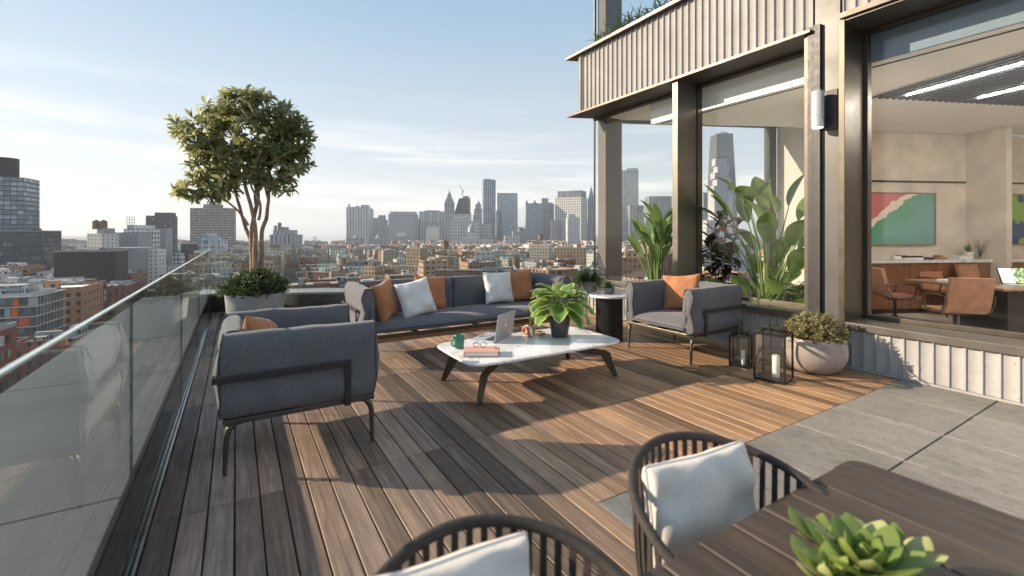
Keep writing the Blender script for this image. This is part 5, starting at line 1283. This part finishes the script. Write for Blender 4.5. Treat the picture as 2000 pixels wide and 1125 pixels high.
tower('white low block with few windows below the dark stepped one', 272, 306, 487, 400, 'white', .8, 5)
tower('small white block with balconies left of the brick slab', 336, 352, 495, 520, 'whitew', .8, 0)
tower('dark low block between the street and the brick slab', 352, 383, 476, 640, 'blacks', .8, 6)
tower('wide brown apartment slab with a dense grid of windows behind the tree', 371, 447, 406, 950, 'slab', .3, 0, [('box',-.22,.22,0,8,'slab'),('box',-.1,.08,8,15,'slab')])
tower('pale glass stepped building in front of the brown slab', 385, 428, 470, 620, 'glassl', .8, 8, [('box',-.45,.3,0,6,'glassl'),('box',-.3,.1,6,10,'white')])
tower('low grey block right of the brown slab', 450, 520, 473, 1000, 'blank', .5, 0)
t = tower('stepped stone building with tanks on top, right of the tree trunk', 524, 576, 458, 900, 'stone', .8, 6, [('box',-.42,.34,0,9,'stone'),('box',-.3,.05,9,15,'stone')])
tank('far tank on the stepped stone building right of the tree', 546, 905, 446, 434); tank('small far tank beside it on the stepped stone building', 538, 905, 449, 440)
tower('small far grey building on the horizon left of the striped tower', 640, 676, 479, 1700, 'blank', .5, 0, [('box',.1,.35,0,9,'blank'),('box',-.4,-.3,0,6,'blank')])
tower('faint grey building at the left horizon above the low roofs', 97, 128, 467, 1100, 'stone', .8, 8); tower('faint pale building at the left horizon, second from the podium', 122, 150, 474, 1200, 'grid', .8, 0, [('box',-.3,.2,0,7,'grid')])
tower('grey far block left of the white tanked building', 60, 88, 455, 1100, 'grid', .8, 0)
tower('far low grey block right of the dark gridded building', 328, 342, 468, 1300, 'grid', .8, 0)
# suspension bridge on the horizon
b = city('suspension_bridge', 'faint far suspension bridge tower on the horizon between the tree and the skyline', 'bridge', loc=tuple(at(615, 2300)), rz=-A0+.1)
ztb = zy(463, 2300)
for x in (-5, 4): MB().box(x, x+2.2, -2, 2, GZ, ztb).build('tower_leg', FM['blank'], b)
MB().box(-3, 4.2, -1.5, 1.5, ztb-4, ztb-1).build('cross_beam', FM['blank'], b)
MB().box(-170, 170, -3, 3, zy(478,2300), zy(477,2300)).build('road_deck', FM['blank'], b)
for s_ in (-1, 1): MB().tube([(s_*x, 0, ztb-(ztb-zy(476.6,2300))*(1-(1-x/150)**2)) for x in range(0, 151, 15)], .5, 5).build('cable', FM['blank'], b)
# -- the skyline
DT = 1900
SK = [
 ('grey tower with vertical stripes at the left end of the skyline', 674, 719, 404, 'vert', [('box',-.5,-.42,0,14,'vert'),('box',.1,.45,0,10,'vert'),('box',-.15,.0,0,6,'stone')], DT, 6),
 ('slim tower tucked behind the striped one', 716, 727, 408, 'grid', (), DT+250, 0),
 ('stepped grey building between striped tower and square block', 722, 757, 440, 'stone', [('box',-.3,.4,0,26,'stone'),('box',-.1,.3,26,45,'stone')], DT+100, 5),
 ('square grey block with a dense window grid', 757, 811, 418, 'grid', [('box',-.46,.46,0,10,'vert')], DT-80, 3),
 ('wide striped block with a flat crown', 818, 866, 413, 'vert', [('box',-.3,.3,0,6,'stone')], DT+80, 2),
 ('stone tower with stepped crown and needle spire', 867, 887, 394, 'stone', [('box',-.38,.38,0,14,'stone'),('box',-.24,.24,14,28,'stone'),('pyr',-.2,.2,28,50,'stone'),('mast',-.02,.02,48,72,'stone')], DT+50, 4),
 ('dark tower under construction behind the pyramid roof', 898, 918, 387, 'dark2', [('box',-.2,.35,0,10,'dark2')], DT+200, 0),
 ('stone tower with a steep dark pyramid roof', 886, 919, 418, 'gridl', [('frus',-.48,.48,0,66,'blacks')], DT, 0),
 ('ornate stone tower with a stepped crown and lantern top', 923, 944, 420, 'stone', [('box',-.4,.4,0,26,'stone'),('box',-.28,.28,26,46,'stone'),('dome',-.16,.16,46,60,'stone'),('mast',-.02,.02,58,74,'stone')], DT-30, 4),
 ('tallest slender tower with a rippling steel front', 940, 968, 351, 'steel', [('box',-.38,.2,0,4,'steel')], DT-60, 14),
 ('wide glass tower right of the tallest one', 968, 1011, 379, 'glassl', [('box',-.48,.48,0,5,'grid')], DT+60, 6),
 ('slim dark striped slab in front of the glass tower', 969, 981, 411, 'vertd', (), DT-120, 0),
 ('dark-edged hotel tower with twin gables', 1025, 1060, 397, 'glass', [('pyr',-.5,-.3,0,16,'stone'),('pyr',-.05,.2,0,16,'stone')], DT, 5),
 ('narrow grey tower between the gabled tower and the lozenge block', 1058, 1071, 387, 'grid', (), DT+40, 0),
 ('pale narrow tower right of it', 1069, 1082, 398, 'stone', [('box',-.3,.3,0,6,'stone')], DT+90, 0),
 ('massive block with lozenge-patterned white front and dark side', 1085, 1151, 385, 'hatch', [('box',-.42,.48,0,26,'vertd')], DT-100, -28),
 ('white slim grid tower in front of the lozenge block', 1107, 1132, 425, 'whitew', [('box',-.4,.2,0,12,'whitew')], DT-350, 5),
 ('gothic stone tower with a steep green spire', 1148, 1163, 388, 'stone', [('box',-.35,.35,0,12,'stone'),('pyr',-.3,.3,12,56,'stone')], DT, 0),
 ('pale stone courthouse block left of the domed hall', 880, 936, 432, 'gridl', [('box',-.44,.1,0,14,'gridl')], DT-250, 3),
 ('stone civic hall with a domed cupola', 898, 962, 468, 'gridl', [('box',-.34,.0,0,24,'gridl'),('dome',-.30,-.02,24,52,'stone'),('mast',-.17,-.15,50,66,'stone')], DT-420, 0),
 ('pale stone annex with arched windows right of the domed hall', 930, 960, 438, 'gridl', (), DT-200, 0),
 ('grey stepped block below the square gridded block', 766, 800, 462, 'stone', [('box',-.3,.2,0,14,'white')], DT-300, 5),
 ('pale towered block under the wide striped block', 832, 856, 444, 'white', [('box',-.2,.3,0,14,'stone')], DT-150, 0),
 ('low wide stone block left of the domed hall', 846, 900, 473, 'gridl', (), DT-500, 0),
 ('brick block with water tank between glass tower and gabled tower', 1000, 1028, 452, 'grid', [('drum',-.1,.15,0,9,'blank')], DT-400, 5),
 ('pale low block under the gabled tower', 984, 1016, 460, 'gridl', (), DT-450, 4),
 ('grey block right of the gabled tower, low', 1076, 1090, 430, 'grid', (), DT-100, 0),
 ('twin grey apartment slab, left one, under the striped tower', 676, 704, 465, 'stone', [('dome',-.1,.3,0,10,'stone')], DT-600, 0),
 ('twin grey apartment slab, right one, under the stepped building', 718, 756, 466, 'stone', [('dome',-.2,.1,0,12,'stone')], DT-600, 0),
 ('tall stone tower with pinnacled crown seen through the narrow window', 1213, 1230, 338, 'stone', [('box',-.45,.45,0,12,'stone'),('mast',-.4,-.36,12,24,'stone'),('mast',.36,.4,12,24,'stone')], DT, 0),
 ('glass tower with open crown behind the pinnacled one', 1224, 1247, 332, 'glass', [('box',-.48,.48,0,8,'glassl')], DT+120, 0),
 ('dark block low beside the pinnacled tower', 1230, 1258, 401, 'vertd', (), DT-150, 0),
 ('dark wide block behind the upright plant', 1268, 1312, 383, 'vertd', (), DT-100, 0),
 ('grey banded office block left of the tallest glass tower', 1374, 1394, 376, 'grid', (), DT-100, 0),
 ('white tower of shifted stacked boxes in front of the spired glass tower', 1393, 1431, 372, 'whitew', [('box',-.46,.30,0,18,'whitew'),('box',-.30,.48,18,44,'whitew'),('box',-.42,.36,44,66,'whitew'),('box',-.26,.42,66,92,'whitew'),('box',-.36,.28,92,118,'whitew')], DT-250, 4),
 ('grey stone block at the foot of the stacked white tower', 1380, 1420, 430, 'gridl', (), DT-500, 0),
]
for lab, a, b_, y, m_, parts, D, off in SK: tower(lab, a, b_, y, D, m_, .7, off, parts, name='tower')
# tallest glass tower with a spire (seen through the window)
D = DT+250; c = at(1409, D); t = city('tower', 'tallest glass skyscraper with tapering faces and a spire, through the middle window', 'building', None, (c.x, c.y, GZ), -A0)
h = zy(264, D)-GZ; w_ = 46*D/887/2; hb = 22
q = [(-w_,-w_,hb),(w_,-w_,hb),(w_,w_,hb),(-w_,w_,hb)]; k = w_*.82; q2 = [(0,-k*1.05,h),(k*1.05,0,h),(0,k*1.05,h),(-k*1.05,0,h)]
k = w_*.66; q2 = [(-k,-k,h),(k,-k,h),(k,k,h),(-k,k,h)]
MB().box(-w_,w_,-w_,w_,0,hb).build('base', FM['glassl'], t); MB().add(q+q2, [(0,1,5,4),(1,2,6,5),(2,3,7,6),(3,0,4,7),(4,5,6,7)]).build('wall', FM['dark2'], t)
MB().cyl(0,0,h+.1,h+9,w_*.5,20).build('crown_ring', FM['blank'], t); MB().cyl(0,0,h+9,h+48,2.4,8,.3).build('spire', FM['blank'], t)
rf_ = random.Random(17); FILL = []
for k in range(34):
    px = 684+k*14.2+rf_.uniform(-6, 6); wp_ = rf_.uniform(8, 20); D_ = DT+rf_.uniform(250, 600); y_ = rf_.uniform(424, 462)
    o_ = tower('x', px, px+wp_, y_, D_, rf_.choice(['stone','grid','gridl','vert','glassl','vertd']), .7, rf_.uniform(-6,6), [('box',-.35,.3,0,rf_.uniform(4,16),'stone')] if k % 2 else (), group='far grey filler towers'); FILL.append((o_, D_, px, None))
# crane on the unfinished tower
c = at(903, DT+190); cz = zy(383, DT+190)
t = city('crane', 'small red and white construction crane on top of the unfinished dark tower', 'crane', loc=(c.x, c.y, cz), rz=-A0)
MB().box(-1.2,1.2,-1.2,1.2,0,26).build('mast', MT['black'], t); MB().bar((6,0,18),(-14,0,52),1.8,1.8).build('jib', MT['black'], t); MB().box(2,7,-2,2,17,22).build('counterweight', ORANGE, t)
# -- named mid-distance roofs
tower('orange brick bulkhead box on a roof, centre of the skyline foreground', 790, 832, 484, 420, 'tan', .8, -20, [('box',-.05,.15,0,5,'brown')])
for o in bpy.data.objects[-2:]: pass
tower('long low tan brick building under the orange bulkhead', 747, 842, 520, 400, 'tan', .35, -14, [('box',-.4,-.25,0,3,'brown')])
tower('tan brick corner building with a stair hut, left of the long one', 703, 747, 521, 330, 'tan', .9, -25, [('box',-.3,.1,0,3,'brown')])
tower('orange brick hut carrying the legged water tower', 858, 888, 502, 430, 'tan', .8, 0)
tank('black legged water tower standing on the orange brick hut', 870, 434, 502, 467, .45, 3.1)
tower('long low building with wide pale windows behind the sofa', 850, 1000, 528, 270, 'brown', .22, -3, [('box',.1,.4,0,1.5,'blank'),('box',-.3,-.2,0,2.6,'tan')])
tower('pale two storey penthouse building behind the sofa', 915, 980, 508, 360, 'cream', .5, 4, [('box',-.35,.3,0,7,'white')])
tank('brown water tank on a low roof behind the right half of the sofa', 1008, 340, 523, 497, .2, 2.9)
tower('tan apartment building with many windows, left one of the pair behind the sofa', 1034, 1082, 478, 480, 'cream', .9, -16, [('box',-.4,-.1,0,4,'brown'),('box',.1,.3,0,5,'blank')])
tower('tan apartment building with many windows, right one of the pair', 1084, 1152, 484, 450, 'tan', .8, -12, [('box',-.3,.0,0,5,'cream'),('box',.2,.35,0,4,'brown')])
tower('pale brick block with roof terrace between the skyline and the orange hut', 985, 1030, 497, 560, 'cream', .6, 0, [('box',-.2,.2,0,4,'white')])
tower('dark green and brown block through the narrow window', 1214, 1262, 503, 260, 'brown', .8, -8, [('box',-.3,.3,0,4,'tan')])
tower('red brick block with terraces behind the upright plant', 1258, 1320, 496, 330, 'brick', .6, -6, [('box',-.3,.1,0,4,'brick')])
tower('grey stone block behind the lower plants in the middle window', 1372, 1480, 478, 300, 'stone', .4, 0, [('box',-.3,.0,0,5,'brown')])
tower('low red brick building right of the tree planter, below the glass edge', 590, 652, 532, 330, 'brick', .9, -18, [('box',-.1,.2,0,3,'white')])
tower('low red brick warehouse left of the tree planter', 415, 452, 530, 330, 'brick', .8, 10, [('box',-.3,.1,0,3,'white')])
tank('far black water tower on legs above the low roofs behind the tree', 585, 700, 500, 482, .35); tank('slim water tank over the roofs near the apartment pair', 1056, 700, 472, 456, .3)
# -- the mass of low roofs
r = random.Random(99); cells = []
WALLS = [(.34,.15,.09),(.40,.21,.12),(.48,.31,.19),(.28,.12,.08),(.56,.50,.42),(.64,.63,.59),(.36,.34,.33),(.50,.40,.29),(.20,.18,.17),(.70,.69,.66),(.44,.24,.14)]
for i in range(-95, 130):
    for j in range(2, 150):
        x_, y_ = i*19+(i//4)*14+r.uniform(-2,2), j*21+(j//2)*15+r.uniform(-2,2)
        p = GB*x_+GA*y_; d = p.x*FX+p.y*FY; l = p.x*RX+p.y*RY
        if d < 130 or d > 2500: continue
        px = 1000+887*l/d
        if px < -90 or px > 1500 or (px > 1330 and d > 900): continue
        if 455 < px < 672 and d > 1650: continue
        if px < 330 and d < 260 and px > 150: continue
        if any((p.x-ox)**2+(p.y-oy)**2 < (orr+12)**2 for ox, oy, orr in OCC): continue
        w2, d2 = r.uniform(7, 10.5), r.uniform(7.5, 12); hmin = 9 if d < 900 else 12
        ylim = 515 if d < 320 else (500 if d < 500 else (488 if d < 800 else (478 if d < 1500 else 470)))
        hmax = zy(ylim, d)-GZ; h = min(r.uniform(hmin, 27) + (r.uniform(6, 30) if r.random() < .14 and d > 600 else 0), hmax*r.uniform(.86, 1.0))
        if h < 6: h = r.uniform(6, 9)
        cells.append((d, x_, y_, w2, d2, h))
cells.sort()
def lowrise(mb, x, y, w2, d2, h, rr):
    w_ = rr.choice(WALLS); k = rr.uniform(.8, 1.15); mb.cur = tuple(c*k for c in w_); mb.box(x-w2, x+w2, y-d2, y+d2, 0, h)
    g = rr.choice([(.5,.49,.48),(.66,.66,.65),(.28,.27,.27),(.44,.39,.33),(.74,.73,.70)]); mb.cur = g; b = len(mb.v)
    mb.box(x-w2+.4, x+w2-.4, y-d2+.4, y+d2-.4, h-.3, h+.03)
    mb.cur = tuple(c*k for c in w_)
    e = .9; mb.box(x-w2, x+w2, y-d2, y-d2+.4, h, h+e); mb.box(x-w2, x+w2, y+d2-.4, y+d2, h, h+e); mb.box(x-w2, x-w2+.4, y-d2+.4, y+d2-.4, h, h+e); mb.box(x+w2-.4, x+w2, y-d2+.4, y+d2-.4, h, h+e)
    for _ in range(rr.randint(1, 4)):
        a, b_, c_ = rr.uniform(.8,3.2), rr.uniform(.8,3), rr.uniform(.8,3.4); cx, cy = x+rr.uniform(-w2+3.5, w2-3.5), y+rr.uniform(-d2+3.5, d2-3.5)
        mb.cur = rr.choice([(.55,.54,.52),(.3,.3,.3),w_,(.66,.65,.62)]); mb.box(cx-a, cx+a, cy-b_, cy+b_, h, h+c_)
near, far = cells[:215], cells[215:]; LOW = []; WT = []
kinds = ['red brick', 'brown brick', 'tan', 'cream', 'grey']
for q, (d, x_, y_, w2, d2, h) in enumerate(near):
    mb = MB(); rr = random.Random(q); lowrise(mb, 0, 0, w2, d2, h, rr); p = GB*x_+GA*y_
    o = mb.build('low_rise_building', FM[rr.choice(['gen','gen2','gen3'])]); o.location = (p.x, p.y, GZ); o.rotation_euler = (0, 0, RZG)
    tag(o, 'x', 'building', 'low flat-roofed city buildings'); LOW.append((o, d, 1000+887*(p.x*RX+p.y*RY)/d, mb))
    if rr.random() < .12 and d < 700:
        c_ = Vector((p.x, p.y, 0)); t = city('water_tower', 'x', 'water tower', 'small water towers on low roofs', (p.x, p.y, GZ+h+3.5)); WT.append((t, d, 1000+887*(p.x*RX+p.y*RY)/d, None))
        MB().cyl(0,0,1.8,5,1.7,12).build('tank', TANKW, t, smooth=True); MB().lathe([(1.9,5),(.05,6.4)], 12).build('roof', MT['frame'], t)
        for kx in (-1, 1):
            for ky in (-1, 1): MB().box(kx*1.2-.12, kx*1.2+.12, ky*1.2-.12, ky*1.2+.12, -3.5, 1.8).build('leg', MT['frame'], t)
mb = MB()
for q, (d, x_, y_, w2, d2, h) in enumerate(far): lowrise(mb, x_, y_, w2, d2, h, random.Random(9000+q))
o = mb.build('distant_rooftops', FM['gen']); o.location = (0, 0, GZ); o.rotation_euler = (0, 0, RZG)
tag(o, 'hazy mass of small far rooftops in front of the skyline', 'rooftops', None, 'stuff')
print('CITY', len(near), len(far))
ZONES = [(-999, 60, 'at the left edge'), (60, 150, 'below the dark podium'), (150, 230, 'around the black wall'), (230, 330, 'below the gridded dark tower'), (330, 440, 'below the brown slab'),
         (440, 560, 'behind the tree'), (560, 670, 'just right of the tree'), (670, 745, 'below the striped tower'), (745, 850, 'around the orange bulkhead'), (850, 930, 'below the pyramid roof'),
         (930, 1030, 'below the steel tower'), (1030, 1165, 'around the apartment pair'), (1165, 1320, 'behind the narrow window'), (1320, 9999, 'behind the middle window')]
WN = ['brick red', 'warm brown', 'tan', 'dark red', 'cream', 'white', 'grey', 'sand', 'dark grey', 'pale white', 'rust brown']
ORD = ['', 'second', 'third', 'fourth', 'fifth', 'sixth', 'seventh', 'eighth', 'ninth', 'tenth', 'eleventh', 'twelfth']
def naming(items, what):
    G = {}
    for it in items:
        o, d, px, m_ = it; z = next(n_ for a, b, n_ in ZONES if a <= px < b); c_ = ''
        if m_: w0 = m_.c[0]; k = min(range(len(WALLS)), key=lambda i: sum(abs(w0[j]/max(w0)-WALLS[i][j]/max(WALLS[i])) for j in range(3))+.2*abs(sum(w0)-sum(WALLS[i]))); c_ = WN[k]+' '
        dist = ['near', 'middle-distance', 'far', 'very far'][(d > 300)+(d > 430)+(d > 620)]
        G.setdefault((dist, c_, z), []).append((px, o))
    for (dist, c_, z), L_ in G.items():
        L_.sort(key=lambda q: q[0])
        for i, (px, o) in enumerate(L_):
            o['label'] = f"{dist} {c_}{what} {z}" + ('' if len(L_) == 1 else (', leftmost' if i == 0 else f", {ORD[min(i, 11)]} from left"))
naming(FILL, 'grey back-row office tower'); naming(LOW, 'flat-roofed building'); naming(WT, 'small roof water tank')
# street trees, lower left
def street_tree(px, D, label, seed, hgt=9):
    c = at(px, D); t = city('street_tree', label, 'tree', 'street trees', (c.x, c.y, GZ)); r = random.Random(seed); mb = MB(); tk_ = MB()
    tk_.tube([(0,0,0),(.1,.1,hgt*.4),(0,.2,hgt*.7)], [.25,.2,.1], 7)
    for i in range(26):
        u = Vector((r.uniform(-1,1), r.uniform(-1,1), r.uniform(-.7,1))); p = Vector((u.x*hgt*.42, u.y*hgt*.42, hgt*.68+u.z*hgt*.28)); tk_.tube([(0,0,hgt*.45), p*.6+Vector((0,0,hgt*.2)), p], [.1,.06,.03], 4)
        for k in range(60): q = p+Vector((r.gauss(0,.6), r.gauss(0,.6), r.gauss(0,.5))); mb.leaf(q, (r.uniform(-1,1), r.uniform(-1,1), r.uniform(-1,1)), (0,0,1), r.uniform(.35,.6), .28, .3, .2, 2)
    tk_.build('trunk', MT['bark'], t); mb.build('crown', AUT, t)
AUT = leafmat('street_tree_leaf', (.07,.065,.025), (.20,.15,.06), (.10,.13,.04), .6, .2, .7)
for k, (px, D) in enumerate([(100,138),(118,150),(133,160),(150,172),(164,180),(178,190),(196,205),(212,222),(228,240)]):
    street_tree(px, D, 'olive-brown street tree left of the glass, ' + ['leftmost of the row', 'second from the left', 'third from the left', 'fourth from the left', 'fifth from the left', 'sixth from the left', 'seventh from the left', 'eighth from the left', 'farthest up the street'][k], k+60, 9+k % 3)
# ================================================================ haze
t = NT('haze'); t.n.remove(t.p); v = t.n.new('ShaderNodeVolumePrincipled')
v.inputs['Density'].default_value = .00010; v.inputs['Color'].default_value = (.78, .88, 1.0, 1); v.inputs['Anisotropy'].default_value = .2
t.l.new(v.outputs[0], t.out.inputs['Volume'])
hz = MB().box(-16500, 16500, -9500, 20500, GZ-1, 330).build('haze', t.m); tag(hz, kind='stuff')
